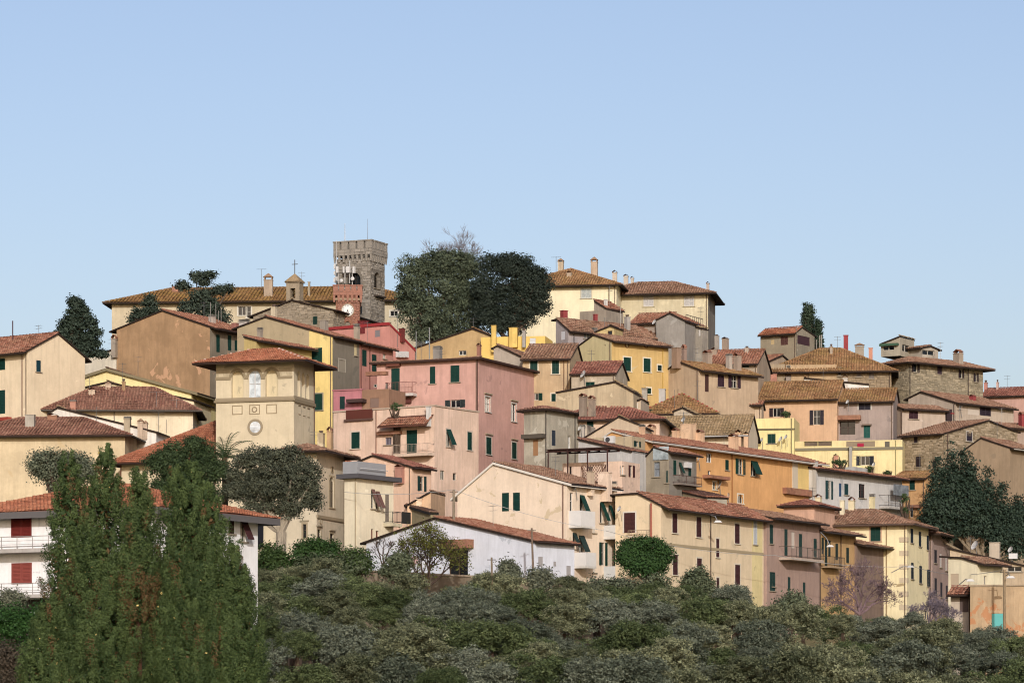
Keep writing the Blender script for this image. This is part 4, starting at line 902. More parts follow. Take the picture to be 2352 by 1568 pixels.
hM = House('mauve street house with long iron balcony beside the beige street house', 'L', -68, 12, on(hv, 'r', 'G', 2480), 30, L=9, r=430, col='#b39382', roof='gy', afrac=.5, pitch=13, tile='brn', ov=.55, wear=.25, dirt=.25)
hv.slab('r', '0', 1727, 1188, 1751, 1410, .007, 'yellow_render', plaster('#e6d288', .2, .2)); hv.win('r', (1730, 1196, 1738, 1250), 'sh', '#cfd4d8', '0', leaves=1)[0].children[1].location.y -= .04; hM.win('r', [(1768, 1204, 1775, 1248), (1768, 1313, 1780, 1356)], 'sh', '#27443e', '0', leaves=1)
hM.win('r', [(98, 120, 125, 370), (235, 165, 262, 385)], 'sh', '#27443e', sill=False, leaves=1); hM.win('r', (373, 210, 400, 385), 'sh', '#27443e', leaves=1); hM.win('r', (165, 148, 195, 300), 'pn', '#ddd2c4', sill=False)
hM.win('r', [(-15, 540, 10, 660), (130, 570, 152, 740), (272, 620, 293, 770)], 'sh', '#27443e', leaves=1); hM.balcony('r', 'L', 45, 355, 300, 400, 425, 1.3, 'rail', '#c2ac98', '#5a5048'); hM.pipe('r', 'L', 428, '#4a3c34')
hO = House('ochre street house with small balcony between mauve house and yellow corner house', 'L', 434, 140, on(hM, 'r', 'L', 434), 30, L=9, r=770, col='#c99d58', roof='gy', afrac=.5, pitch=13, tile='brn', ov=.6, wear=.3, dirt=.25, soff='#2e2622')
hO.win('r', [(447, 200, 467, 355), (478, 215, 500, 470), (510, 225, 530, 380), (578, 255, 600, 410), (680, 295, 703, 440)], 'sh', '#2a3a34', leaves=1, sill=False); hO.balcony('r', 'L', 440, 590, 385, 475, 490, .9, 'rail', '#b0926a', '#4a4038'); hO.pipe('r', 'L', 624, '#5a4434')
hL = House('low brown lean-to with tiled eave beside the ochre street house', 'L', 775, 265, on(hO, 'r', 'L', 775) - .5, 30, L=5, r=1085, col='#8c7362', roof='gy', afrac=.5, pitch=13, tile='brn', ov=.6, wear=.4, dirt=.4)
hY = House('yellow corner house with quoins and brown hip roof at lower right', 'L', 1250, 60, 326, 21, 110, W=9, col='#f3e2a8', roof='hip', pitch=19, tile='brn', ov=.7, wear=.12, dirt=.1, gut='#6b5a50', soff='#5a4438')
hY.win('l', (908, 100, 1003, 235), 'sh', GREEN, sur='#d8b89c'); hY.win('r', [(1285, 115, 1308, 250), (1362, 145, 1383, 285), (1437, 180, 1457, 315), (1290, 435, 1312, 590), (1367, 465, 1390, 630), (1440, 500, 1463, 660)], 'sh', '#2c3640', leaves=1)
hY.pipe('l', 'L', 1060, '#a8906a')
for i in range(9):
    z = hY.zl('L', 1240, 115) - i * 1.35; m = MB(); m.box(-.75, -.05, z, .05, .0, z + .5); m.box(0, .0, z, .05, .5, z + .5); hY.add(m, 'quoin', plaster('#d6c29c'))
hY.chim([(380, 890, 440, 990, 'tile', '#ecdfb0'), (615, 945, 660, 1085, 'box', '#efe3b8'), (695, 915, 755, 1030, 'tile', '#ecdfb0'), (175, 1010, 208, 1100, 'pot', '#cbb89a'), (65, 915, 110, 1060, 'box', '#5a4a44')], 'H'); hY.dish('H', 430, 1140, 35); hY.antenna('H', 350, 1050, 1140, False); hY.dish('H', 285, 1080, 24)
hz = House('mauve narrow house attached behind the yellow corner house', 'L', 1490, 155, on(hY, 'r', 'L', 1490), 21, L=8, r=1650, col='#a98f84', roof='hip', pitch=15, tile='brn', ov=.6, wear=.3, dirt=.3)
hz.win('r', [(1508, 315, 1530, 440), (1510, 580, 1530, 730), (1565, 620, 1582, 760), (1617, 650, 1632, 780)], 'sh', '#3c3a40', leaves=1); hz.win('r', [(1560, 350, 1578, 480), (1612, 380, 1630, 510)], 'pn', '#d8d2cc')
# ------------------------------------------------------------------ lower right
h = House('cream cottage with dark side eave at the right edge', 'L', 1912, 440, 284, 40, 1640, 2150, '#f2e6bc', roof='gy', afrac=.5, el=(1640, 375), tile='brn', ov=.7, wear=.15, dirt=.2)
h.win('r', [(1975, 560, 2000, 640)], 'gl'); h.win('l', (1660, 540, 1738, 700), 'pn', '#d2bfa4', sill=False)
h = House('beige roof terrace house behind the cream cottage with red coping', 'L', 2420, 470, 300, 16, 1655, W=6, col='#c9b08a', roof='gy', afrac=0, el=(1655, 295), tile='crm', ov=.2, wear=.4, dirt=.4); h.win('l', [(2195, 470, 2330, 520)], 'gl')
h.chim([(2020, 250, 2125, 370, 'box', '#d0c0a6')], 'L'); h.dish('L', 1905, 290, 60); h.dish('L', 2240, 330, 40)
m = MB(); a0, a1, z0, z1 = h.rect('l', 'L', 2215, 350, 2295, 400); m.box(0, -.5, 0, a1 - a0, -.05, z1 - z0); h.add(m, 'air_conditioner', flat('#e8e8e6', .5), (a0, 0, z0))
h = House('stained ochre stone wall building with turquoise door at lower right', 'L', 2460, 655, 271, 8, 1845, W=5, col='#c9a878', roof='flat', par=.2, cope='#b09a78', wear=.6, dirt=.4, patch=.5, pcol='#bc7f55', name='outbuilding', cat='outbuilding')
h.win('l', (2048, 912, 2155, 1078), 'pn', '#6cc4bf', sill=False, name='door', frame='#7a8a80')
h = House('small tile roofed gateway beside the turquoise door building', 'L', 1832, 720, 274, 20, 1662, W=2.5, col='#cbb9a0', roof='gx', pitch=20, tile='red', ov=.5, wear=.3, name='gateway', cat='gateway')
h.slab('l', 'L', 1748, 735, 1830, 900, .03, 'gate', '#6a5a54')

# ------------------------------------------------------------------ middle right
h = House('grey weathered house with overgrown terrace beside the salmon house', 'G', 440, 205, 316, 33, 225, 735, '#b5ad97', roof='hip', pitch=14, tile='dkr', ov=.3, wear=.6, dirt=.6)
h.win('r', [(487, 400, 520, 545)], 'sh', '#3a4450', sill=False, leaves=1); h.win('r', (642, 455, 668, 580), 'gl', frame='#e8e6e0', pane='#c9ccc8'); h.pipe('l', 'G', 436, '#4a443e'); h.pipe('r', 'G', 700, '#5a544e')
h.slab('l', 'G', 228, 440, 430, 480, .6, 'ledge', '#5f584e'); h.win('l', (310, 490, 358, 640), 'pn', '#a8805c', sill=False); h.chim([(735, 60, 800, 160, 'tile', '#a08c78'), (822, 80, 880, 190, 'tile', '#a8927c')], 'G')
h = House('peach house with dark red roof and open green shutter in the centre', 'G', 1500, 285, 326, 9, 460, W=12, col='#efcba8', roof='hip', ry=(850, 140), tile='crm', ov=.4, wear=.2, dirt=.2)
h.win('l', (818, 305, 880, 400), 'sh', GREEN, sill=False); h.chim([(1030, 90, 1040, 150, 'box', '#d8d4ce')], 'G')
h = House('small beige dormer house rising from the dark red roof', 'G', 1325, 105, 332, 12, 1100, W=5, col='#c9b596', roof='gy', afrac=0, el=(1100, 160), tile='brn', ov=.15, wear=.3, gut=None); h.win('l', (1243, 155, 1282, 210), 'gl', sur='#efece4')
h = House('long yellow house with lichen brown hip roof edged in red', 'G', 2010, 225, 346, 10, 1335, W=9, col='#efd28c', roof='hip', ry=(1550, 64), tile='och', ov=.35, wear=.2, caps='#a0443e')
h.win('l', [(1370, 205, 1435, 245), (1655, 205, 1705, 275)], 'sh', GREEN, sill=False); h.chim([(1330, 5, 1385, 55, 'vent', '#b0a898'), (1490, 15, 1555, 55, 'box', '#c9c4bc')], 'G'); h.antenna('G', 1640, 20, 190, False)
h = House('cream house under a wavy weathered beige roof in the centre right', 'G', 2330, 420, 333, 13, 1380, W=7, col='#e9d6b0', roof='gx', ry=(1850, 268), tile='gry', ov=.5, wear=.25, gut='#c9c9c6')
h.chim([(2210, 400, 2270, 500, 'tile', '#e4b98a'), (2290, 420, 2335, 500, 'tile', '#e4b98a')], 'G'); h.dish('G', 1740, 320, 40); h.antenna('G', 1725, 230, 470, True, .04)
h = House('beige gable end with sloping stone verge behind the pergola terrace', 'G', 1330, 345, 318, 12, 800, W=6, col='#cfb796', roof='gy', ap=(1120, 265), el=(800, 460), tile='gry', ov=.15, gut=None, wear=.35)
ho = House('long orange house with white gutter and terracotta roof', 'G', 1375, 500, 309, 34, 960, 3030, '#e9a951', roof='gy', ap=(1060, 402), el=(960, 470), tile='red', ov=.45, col2='#e9a951', wear=.25, dirt=.2, patch=.1, pcol='#d8b070', gut='#e2ddd4', fascia=('#d8d0c4', .16))
ho.win('r', [(1942, 615, 1995, 705)], 'gl', frame='#f0eee8', sill=False); ho.win('r', (2120, 678, 2150, 775), 'sh', GREEN, leaves=1); ho.win('r', (2215, 668, 2310, 815), 'so', GREEN); ho.win('r', [(1955, 780, 1985, 832)], 'gl', frame='#f0eee8', sill=False)
ho.win('r', (2360, 690, 2418, 830), 'st', GREEN); ho.win('r', (2003, 885, 2035, 958), 'gl', v='G', sur='#efe6d0'); ho.win('r', (2235, 1005, 2287, 1088), 'gl', v='G', arch=True, sur='#efe6d0')
ho.slab('r', 'G', 1905, 832, 2095, 862, .9, 'tile_canopy', tile_mat('red')); ho.pipe('r', 'G', 2178, '#a06a3a'); ho.slab('r', 'H', 168, 560, 215, 850, .12, 'pilaster', '#d9cdb8'); ho.slab('r', 'H', 80, 835, 345, 895, .5, 'tile_canopy', tile_mat('red'))
ho.slab('r', 'H', 218, 610, 365, 870, .03, 'yellow_render', plaster('#ecc964', .2, .1))
ho.chim([(1300, 345, 1350, 450, 'vent', '#e8b98a'), (1380, 350, 1445, 445, 'tile', '#e8b98a'), (1610, 385, 1670, 475, 'tile', '#e8b98a'), (1680, 345, 1830, 470, 'box', '#e8bf92'), (1825, 400, 1900, 495, 'tile', '#e8b98a'), (2140, 440, 2220, 530, 'tile', '#e8b98a')], 'G')
ho.dish('G', 1885, 690, 45); ho.dish('G', 2080, 930, 70); ho.dish('G', 2160, 1050, 60)
h = House('beige flat block with white air conditioner behind the concrete parapet', 'S', 930, 145, 306, 30, 400, 1110, '#c2ad85', roof='flat', par=.2, wear=.4, dirt=.3)
m = MB(); a0, a1, z0, z1 = h.rect('l', 'S', 590, 150, 715, 245); w_, h_ = a1 - a0, z1 - z0; m.box(0, -.45, 0, w_, -.05, h_); ac = h.add(m, 'air_conditioner', flat('#e6e6e4', .5), (a0, 0, z0))
m = MB(); m.lathe([(h_ * .36, 0), (h_ * .36, .03), (h_ * .1, .03), (0, .03)], 14); o = m.obj('fan_grille', flat('#4a4a4c', .6), ac, (w_ * .38, -.45, h_ * .5)); o.rotation_euler = (math.radians(90), 0, 0)
h.win('r', (955, 215, 1050, 290), 'so', '#27443e', 'S', sill=False)
h = House('grey brown house with green shutters and rusty balcony rail beside the orange house', 'S', 1432, 365, 302, 34, 1040, 1800, '#9c9078', roof='gy', afrac=.5, el=(1040, 500), tile='red', ov=.35, col2='#8d867a', wear=.5, dirt=.4)
h.win('r', [(1488, 470, 1525, 665), (1690, 525, 1725, 685)], 'sh', GREEN, sill=False, leaves=1); h.win('r', (1562, 500, 1590, 660), 'st', GREEN, sill=False); h.win('l', (1225, 490, 1305, 690), 'gl', frame='#9aa0a4', pane='#8a929a'); h.win('l', (1392, 610, 1418, 770), 'sh', '#4a5a52', leaves=1)
h.balcony('r', 'S', 1480, 1790, 690, 800, 815, .7, 'rail', '#8a7c70', '#5a4038'); h.slab('l', 'S', 1225, 290, 1425, 465, .12, 'glazed_screen', glass_mat('#b9c6ca'))
m = MB(); a0, a1, z0, z1 = h.rect('r', 'S', 1620, 500, 1685, 575); m.box(.05, 0, 0, .45, a1 - a0, z1 - z0); h.add(m, 'air_conditioner', flat('#e0e0de', .5), (0, a0, z0))
hg = House('peach terrace house with wooden pergola and concrete parapet', 'S', 800, 480, 297, 27, 0, 1040, '#ecc9ac', roof='flat', par=.2, wear=.3, dirt=.25)
hg.win('r', (885, 540, 960, 695), 'so', BROWN, sill=False); hg.win('r', (800, 545, 830, 665), 'gl', frame='#f0eee8', pane='#c9ccc8'); hg.win('l', (90, 555, 120, 725), 'gl', frame='#4a3a34', sill=False)
m = MB(); a0, a1, z0, z1 = hg.rect('l', 'S', -30, 345, 760, 470); L_ = a1 - a0
for i in range(7): m.tube([(a0 + L_ * i / 6, -2.6, z1 - .1), (a0 + L_ * i / 6, .1, z1 - .02)], .06, 4)
for y in (-2.5, -.3): m.tube([(a0 - .2, y, z1 - .16), (a1 + .2, y, z1 - .16)], .07, 4)
m.box(a0 - .2, -2.7, z1, a1 + .2, .1, z1 + .06)
for i in (0, 2, 4, 6): m.tube([(a0 + L_ * i / 6, -2.5, z1 - 3.4), (a0 + L_ * i / 6, -2.5, z1 - .1)], .07, 5)
hg.add(m, 'pergola', flat('#4a2f2a'))
m = MB(); q0 = a0 + L_ * .55; wd_ = L_ * .42
for i in range(16):
    t = i / 15 * 1.6 - .3
    for sg in (1, -1):
        p0, p1 = (q0 + wd_ * max(0, min(1, t)), 0), (q0 + wd_ * max(0, min(1, t + .5 * sg)), 1.6)
        m.tube([(p0[0], -2.45, z1 - 3.2), (p1[0], -2.45, z1 - 1.5)], .025, 3)
hg.add(m, 'trellis', flat('#6a4a3a'))
hx = House('grey concrete parapet terrace above the pergola', 'S', 935, 345, 301, 30, 215, W=4, col='#c4c2be', roof='gy', afrac=0, el=(215, 180), tile='red', ov=.08, wear=.4, dirt=.4, gut=None)
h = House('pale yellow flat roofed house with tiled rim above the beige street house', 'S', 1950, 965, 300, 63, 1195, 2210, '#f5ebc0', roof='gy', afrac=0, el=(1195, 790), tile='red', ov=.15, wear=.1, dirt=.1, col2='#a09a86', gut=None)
h.chim([(1200, 785, 1270, 850, 'vent', '#efe6c0'), (1300, 780, 1370, 840, 'vent', '#efe6c0')], 'S'); h.dish('S', 1690, 800, 60); h.dish('S', 1270, 830, 10)
h = House('low red roofed house with chimney behind the mauve street house', 'H', 380, 985, 323, 25, 90, W=6, col='#d9a888', roof='hip', pitch=18, tile='crm', ov=.3, wear=.3)

hg2 = House('pale grey house with glazed veranda and tile roof on the right', 'H', 368, 645, 335, 36, 220, 1205, '#cfcdc8', roof='gy', afrac=.4, pitch=12, tile='red', ov=.5, wear=.2, dirt=.2)
hg2.win('r', (483, 758, 555, 930), 'so', '#25484a', 'H', sill=False); hg2.win('r', [(612, 780, 632, 905)], 'sh', '#3a5a7a', leaves=1, sill=False); hg2.win('r', [(662, 785, 697, 890)], 'sh', '#25484a', leaves=1); hg2.win('r', (798, 788, 858, 920), 'gl', frame='#4a3a3a')
hg2.balcony('r', 'H', 985, 1190, 905, 1010, 1030, 1.2, 'rail', '#b8b4ac', '#3c3434'); hg2.slab('r', 'H', 1050, 800, 1190, 900, 1.0, 'veranda_glass', glass_mat('#8d98a0'), -.95); hg2.slab('l', 'H', 370, 590, 400, 900, .1, 'pilaster', '#c4c0b8')
hg2.chim([(370, 580, 395, 680, 'box', '#c9c9c6'), (885, 880, 935, 1000, 'vent', '#efe0a4')], 'H')
h = House('grey roof terrace wall with plants above the pale grey house', 'H', 760, 625, 347, 30, 400, W=4, col='#bdbdb8', roof='flat', par=.3, wear=.5, dirt=.5)
h = House('small orange house with green window beside the big cypress', 'H', 1425, 735, 353, 25, 1130, W=6, col='#dca45a', roof='gx', pitch=16, tile='och', ov=.35, wear=.4, dirt=.3)
h.win('l', (1275, 740, 1325, 842), 'sh', GREEN); h.win('l', (1280, 1020, 1310, 1100), 'gl', v='H', sill=False)
h.slab('l', 'H', 1270, 985, 1385, 1015, .6, 'tile_canopy', tile_mat('red'))
hyl = House('long bright yellow terrace house with stained parapet on the right', 'H', 1208, 372, 357, 10, -120, W=7, col='#ecd88e', roof='flat', par=1.0, wear=.2, dirt=.25)
hyl.band('l', 'H', 700, 445, 470, .12, 'cornice', '#8d8670'); hyl.win('l', (775, 525, 940, 612), 'so', '#2a3038', sill=False); hyl.win('l', [(280, 385, 545, 435)], 'gl', frame='#d8c88a', sill=False, pane='#5a4a3c'); hyl.win('l', [(680, 385, 950, 438)], 'pn', '#9a8a72', sill=False); hyl.win('l', (1042, 388, 1088, 440), 'pn', '#6a6458', sill=False)
hyl.slab('l', 'H', 785, 405, 845, 437, .1, 'red_blanket', '#b02a4a'); hyl.pipe('l', 'H', 1145, '#b0a878'); hyl.chim([(705, 440, 735, 610, 'box', '#b8b4aa'), (560, 510, 605, 575, 'tile', '#c98a6a')], 'H'); hyl.dish('H', 950, 620, 30)
h = House('yellow flat house with stained top and white washing line on the right', 'D', 415, 1225, 358, 10, -420, W=7, col='#f0de88', roof='flat', par=.8, wear=.25, dirt=.35)
h.band('l', 'D', 200, 1325, 1340, .1, 'cornice', '#7a7258'); h.win('l', (165, 1375, 240, 1465), 'sh', GREEN); h.pipe('l', 'D', 390, '#8a8060')
for x, y, r_ in ((60, 1420, 34), (120, 1450, 30), (300, 1440, 34), (350, 1420, 30)): h.dish('D', x, y, r_)
h = House('yellow wing with dark open loggia below the beige gable house', 'G', 2180, 160, 359, 12, 2030, W=6, col='#f0de92', roof='flat', par=.5, wear=.25, dirt=.3)
h = House('open loggia with tiled shed roof on the beige gable house', 'G', 2460, 165, 361, 8, 2100, W=4, col='#cbb18e', roof='gx', pitch=14, tile='red', ov=.4, wear=.3, dirt=.3); h.win('l', (2185, 160, 2345, 265), 'gl', frame='#5a4a3c', sill=False, pane='#1d1712', depth=.6)

# ------------------------------------------------------------------ upper centre and right
h = House('tan house with two green shuttered windows under a brown roof', 'C', 655, 1135, 338, 10, 212, W=9, col='#cbac7c', roof='gx', afrac=.55, ry=(250, 1006), tile='brn', ov=.35, wear=.35, dirt=.4)
h.win('l', [(284, 1150, 353, 1278), (490, 1155, 555, 1283)], 'sh', sur='#e8dcc4'); h.win('l', [(258, 1463, 400, 1530)], 'so', sill=False); h.win('l', [(484, 1468, 525, 1540)], 'sh', sill=False, sur='#e8dcc4'); h.pipe('l', 'C', 602, '#8a6a52')
h = House('grey rendered gable left of the tan house with green windows', 'C', 215, 1120, 341, 20, -60, W=8, col='#b3a592', roof='gy', ap=(-20, 1010), el=(-60, 1030), tile='brn', ov=.2, wear=.4, dirt=.4, gut=None)
h = House('bright yellow rooftop parapet with chimneys in front of the holm oaks', 'C', 425, 925, 350, 10, -180, W=5, col='#f2c83e', roof='flat', par=.4, wear=.15, dirt=.12)
h.win('l', (280, 945, 335, 1012), 'pn', '#dfe4e6', sill=False); h.chim([(80, 850, 165, 960, 'box', '#f2c83e'), (208, 850, 240, 960, 'pot', '#b0aca4')], 'C'); h.chim([(2268, 1065, 2315, 1240, 'box', '#f2c83e')], 'B')
h = House('beige house with small green window and red lean-to roof in the centre', 'C', 1085, 1265, 334, 14, 672, W=6, col='#bfae92', roof='gx', afrac=.5, ry=(880, 1172), tile='crm', ov=.25, wear=.5, dirt=.5, patch=.2)
h.win('l', (808, 1357, 890, 1418), 'sh', sill=False); h.dish('C', 800, 1300, 50)
h = House('stained beige lower wall with curved top below the small green window', 'C', 1255, 1445, 330, 12, 530, W=5, col='#c2ae86', roof='gy', ap=(1085, 1350), el=(530, 1450), tile='gry', ov=.05, wear=.5, dirt=.5, gut=None)
hyy = House('deep yellow house with white framed green windows near the centre', 'C', 1050, 975, 353, 50, 697, 1585, '#d9c98c', roof='gy', ap=(885, 908), el=(697, 1045), tile='brn', ov=.4, vg=.12, col2='#ddb559', wear=.25, dirt=.25, patch=.12, pcol='#c9bf9c')
hyy.win('r', [(1162, 1127, 1230, 1256), (1350, 1137, 1415, 1264)], 'sh', sur='#f4ecd4'); hyy.win('r', (1482, 1200, 1520, 1255), 'sh', '#2a4444', sur='#f4ecd4', leaves=1); hyy.win('r', [(1385, 1415, 1420, 1470)], 'sh', sur='#f4ecd4'); hyy.pipe('r', 'C', 1528, '#d8b45a')
for x in (1193, 1372): hyy.ring('r', 'C', x, 1012, 26, '#8a5a3a', None, 'vent_roundel')
hyy.win('l', [(825, 975, 840, 1000), (980, 980, 995, 1020)], 'gl', sill=False)
h = House('small yellow attic room rising behind the deep yellow house', 'C', 1075, 835, 357, 20, 900, W=3, col='#cdb36c', roof='gy', ap=(1040, 825), el=(900, 880), tile='brn', ov=.1, gut=None); h.win('l', (1012, 870, 1055, 915), 'gl', frame='#6a4a3a', sill=False)
h = House('long lilac grey house with mossy roof behind the deep yellow house', 'C', 642, 862, 362, 52, 525, 1750, '#b0a4a2', roof='gy', ap=(540, 760), el=(525, 765), tile='brn', ov=.35, wear=.35, dirt=.35)
h.win('r', (1600, 907, 1668, 995), 'sh', '#e6e8ea', sill=False); h.win('r', (790, 868, 855, 950), 'gl', frame='#e4e4e2', pane='#9aa4a8'); h.pipe('r', 'C', 692, '#3a3634'); h.chim([(553, 690, 610, 750, 'box', '#a83a3c'), (1158, 725, 1205, 815, 'pot', '#b0aaa2'), (870, 725, 900, 750, 'box', '#a83a3c'), (850, 850, 895, 920, 'vent', '#8f8a86')]); h.dish('C', 1480, 810, 34); h.win('l', (575, 880, 612, 960), 'pn', '#e6e6ea', sill=False)
h.antenna('C', 1490, 820, 960, False, .05)
hpl = House('cream hilltop palazzo with broad hip roof and tall ornate chimneys', 'C', 1095, 432, 386, 9, 100, 1232, '#efe2b4', roof='hip', ry=(600, 303), tile='och', ov=.7, wear=.12, dirt=.12, name='palazzo', cat='palazzo')
hpl.win('l', (765, 478, 858, 570), 'sh', '#c9d0cc', sur='#d4ccb4'); hpl.win('r', (1168, 500, 1218, 600), 'sh', '#c9cfd0', sur='#d4ccb4'); hpl.pipe('l', 'C', 1025, '#8a7a5a')
hpl.chim([(540, 200, 597, 305, 'house', '#c4b090'), (850, 185, 918, 350, 'house', '#c4a888'), (1055, 312, 1100, 385, 'tile', '#d0c0a8'), (625, 320, 675, 375, 'tile', '#b9a488')]); hpl.antenna('C', 528, 180, 300)
hp2 = House('weathered grey cream hilltop palazzo wing with two pale shuttered windows', 'C', 1957, 508, 389, 9, 900, 2025, '#dccfa4', roof='hip', ry=(1600, 420), tile='brn', ov=.6, wear=.5, dirt=.35, patch=.3, pcol='#eee2bd', col2='#8f8778', name='palazzo', cat='palazzo')  # right wall gets a darker grey, its shade put into the colour
hp2.win('l', [(1350, 547, 1445, 648), (1732, 548, 1826, 645)], 'sh', '#d6d4d0', sur='#cfc4a4'); hp2.chim([(1160, 350, 1205, 405, 'tile', '#d0c4b0'), (1228, 370, 1258, 425, 'tile', '#d0c4b0'), (1940, 420, 1968, 470, 'tile', '#b9a898')])
h = House('little stone hut with red lean-to roof below the palazzo', 'C', 1000, 680, 374, 30, 750, 1160, '#a89a86', roof='flat', par=.2, wear=.5, dirt=.5)
h = House('tiny red roofed attic on the stone hut below the palazzo', 'C', 1005, 660, 377, 38, 885, 1155, '#b0a08c', roof='gy', ap=(890, 588), el=(885, 590), tile='red', ov=.15, wear=.5, dirt=.4, gut=None); h.chim([(978, 585, 992, 645, 'box', '#e8e4dc')], 'C')
h = House('grey concrete gable house with red roof below the palazzo wing', 'C', 1740, 775, 368, 22, 1470, W=7, col='#9c968c', roof='gy', ap=(1600, 705), el=(1385, 775), tile='red', ov=.15, wear=.45, dirt=.4)
h = House('red tiled roof house beside the grey concrete gable below the palazzo', 'C', 1560, 800, 370, 18, 1230, W=8, col='#b3a08e', roof='gx', pitch=20, tile='red', ov=.3, wear=.4)
h = House('grey weathered stair wall with iron railing right of the concrete gable', 'C', 1905, 850, 371, 30, 1745, 1955, '#a39b8c', roof='gy', afrac=1, el=(1745, 715), tile='gry', ov=.05, wear=.6, dirt=.6, patch=.3, gut=None, name='stair_wall', cat='wall')
m = MB(); L_ = h.L
for i in range(9): x = -L_ * i / 8; z = h.zroof(x, 0); m.tube([(x, .1, z), (x, .1, z + 1.0)], .035, 4)
m.tube([(-L_ * i / 8, .1, h.zroof(-L_ * i / 8, 0) + 1.0) for i in range(9)], .04, 4); h.add(m, 'railing', flat('#5a5450')); h.win('l', (1868, 850, 1886, 925), 'pn', '#d8d6d2', sill=False)
hbe = House('beige gable house with dark brown shuttered windows right of the deep yellow house', 'C', 1872, 1245, 355, 47, 1540, 2430, '#c8ab85', roof='gy', ap=(1680, 1160), el=(1540, 1265), tile='och', ov=.4, vg=.15, wear=.3, dirt=.3)
hbe.win('r', (1928, 1285, 1965, 1450), 'pn', '#4a2f2a', sill=False); hbe.win('r', (2048, 1290, 2108, 1403), 'sh', '#45303a'); hbe.win('r', (2147, 1295, 2260, 1413), 'so', '#45303a')
hbe.chim([(1700, 1010, 1740, 1140, 'tile', '#a88a78'), (1600, 1040, 1680, 1160, 'box', '#a58468'), (1890, 1065, 1970, 1160, 'tile', '#b09a84'), (2115, 1095, 2165, 1175, 'vent', '#b9ac9c'), (2185, 1090, 2245, 1190, 'tile', '#b09a84')], 'C'); hbe.dish('C', 1722, 1130, 35)
hpo = House('long peach house with dark shutters under mossy tile roof on the right', 'D', 820, 1035, 367, 13, 36, W=9, col='#d8ab7c', roof='gx', ry=(400, 885), tile='och', ov=.4, wear=.25, dirt=.2)
hpo.win('l', [(183, 1132, 320, 1215)], 'so', '#3a2c30', sill=False); hpo.win('l', (562, 1152, 695, 1290), 'so', '#2e2830', sill=False)
hmg = House('mauve grey house with shaded porch and green door on the right', 'D', 1348, 1062, 367, 11, 822, W=9, col='#a8958a', roof='gx', ry=(1050, 952), tile='och', ov=.4, wear=.35, dirt=.35)
hmg.win('l', (1022, 1065, 1135, 1150), 'sh', '#35323c', sur='#d6d2c8', sill=False); hmg.win('l', (845, 1255, 990, 1382), 'gl', frame='#5a4640', sill=False, pane='#1a1414', depth=.7); hmg.win('l', (1070, 1295, 1130, 1415), 'sh', '#1b5a52', sill=False, name='door'); hmg.slab('l', 'D', 822, 1205, 1045, 1248, .9, 'porch_roof', tile_mat('red')); hmg.slab('l', 'D', 1055, 1285, 1145, 1298, .4, 'canopy', '#7a6a5c'); hmg.dish('D', 930, 1090, 26)
h = House('white plastered rooftop parapet above the mossy tile roof', 'D', 1118, 905, 376, 6, 510, W=3, col='#e9e5da', roof='gy', ap=(520, 845), el=(510, 845), tile='och', ov=.05, wear=.25, dirt=.2, gut=None); h.chim([(870, 825, 920, 930, 'tile', '#cfc8ba')], 'D')
hst = House('large stone house with lichen covered hip roof at upper right', 'D', 1325, 765, 385, 7, 165, W=12, col='#b59b70', roof='hip', ry=(600, 572), tile='och', ov=.7, vg=.2, stone=('#a8967c', '#93826a', .26, '#a08e74'))
hst.win('l', [(338, 727, 382, 800), (825, 747, 860, 830)], 'gl', frame='#d2c8b0'); hst.win('l', [(1003, 768, 1047, 840), (1118, 778, 1165, 855)], 'sh', '#8a8078'); hst.slab('l', 'D', 385, 725, 815, 960, .07, 'smooth_render', plaster('#bf9f70', .35, .3)); hst.slab('l', 'D', 168, 720, 330, 900, .07, 'smooth_render', plaster('#ab9674', .4, .4)); hst.pipe('l', 'D', 548, '#5a4a40', 0, .16); hst.pipe('l', 'D', 1312, '#5a4a40', 0, .16)
hst.chim([(1360, 870, 1425, 1030, 'tile', '#a8a49c'), (190, 800, 255, 860, 'tile', '#c98468'), (335, 825, 385, 880, 'tile', '#a8988a'), (750, 530, 778, 630, 'pot', '#b9a890'), (878, 450, 925, 580, 'box', '#a8343c'), (985, 525, 1075, 630, 'house', '#a89c88'), (1115, 570, 1155, 625, 'box', '#d08a68')])
hs2 = House('rubble stone house with four dark windows at far upper right', 'D', 1490, 690, 390, 52, 1300, 2192, '#a39372', roof='hip', pitch=20, tile='brn', ov=.6, stone=('#9f957f', '#8b816c', .26, '#a89c84'))
hs2.win('r', [(1520, 712, 1594, 795)], 'so', '#3a2e30'); hs2.win('r', [(1763, 738, 1803, 815)], 'sh', '#4a3a44'); hs2.win('r', [(1962, 770, 2012, 852), (2103, 805, 2148, 888)], 'so', '#3a2e34'); hs2.pipe('r', 'D', 1497, '#4a3c38', 0, .16); hs2.pipe('r', 'D', 2045, '#4a3c38', 0, .16); hs2.win('l', [(1305, 705, 1355, 740)], 'gl')
hs2.chim([(1895, 585, 1985, 715, 'tile', '#b3a28c')])
hs3 = House('rooftop terrace shelter on the rubble stone house', 'D', 1410, 455, 396, 30, 1232, 1545, '#b0a68e', roof='gy', afrac=0, el=(1232, 525), tile='gry', ov=.05, gut=None, name='rooftop_shelter', cat='shelter', base=640); hs3.win('l', (1250, 550, 1355, 590), 'gl', sill=False, pane='#0d0f10'); hs3.slab('l', 'D', 1230, 528, 1400, 550, .5, 'green_awning', '#4a6a54'); hs3.win('r', (1432, 540, 1500, 605), 'gl', sill=False)
h = House('low terrace parapet wall on the far stone house roof', 'D', 1620, 570, 397, 50, L=3, r=1770, col='#b8ac98', roof='gx', afrac=.5, pitch=12, tile='brn', ov=.3, base=680); h.win('r', (1620, 590, 1735, 635), 'gl', sill=False)
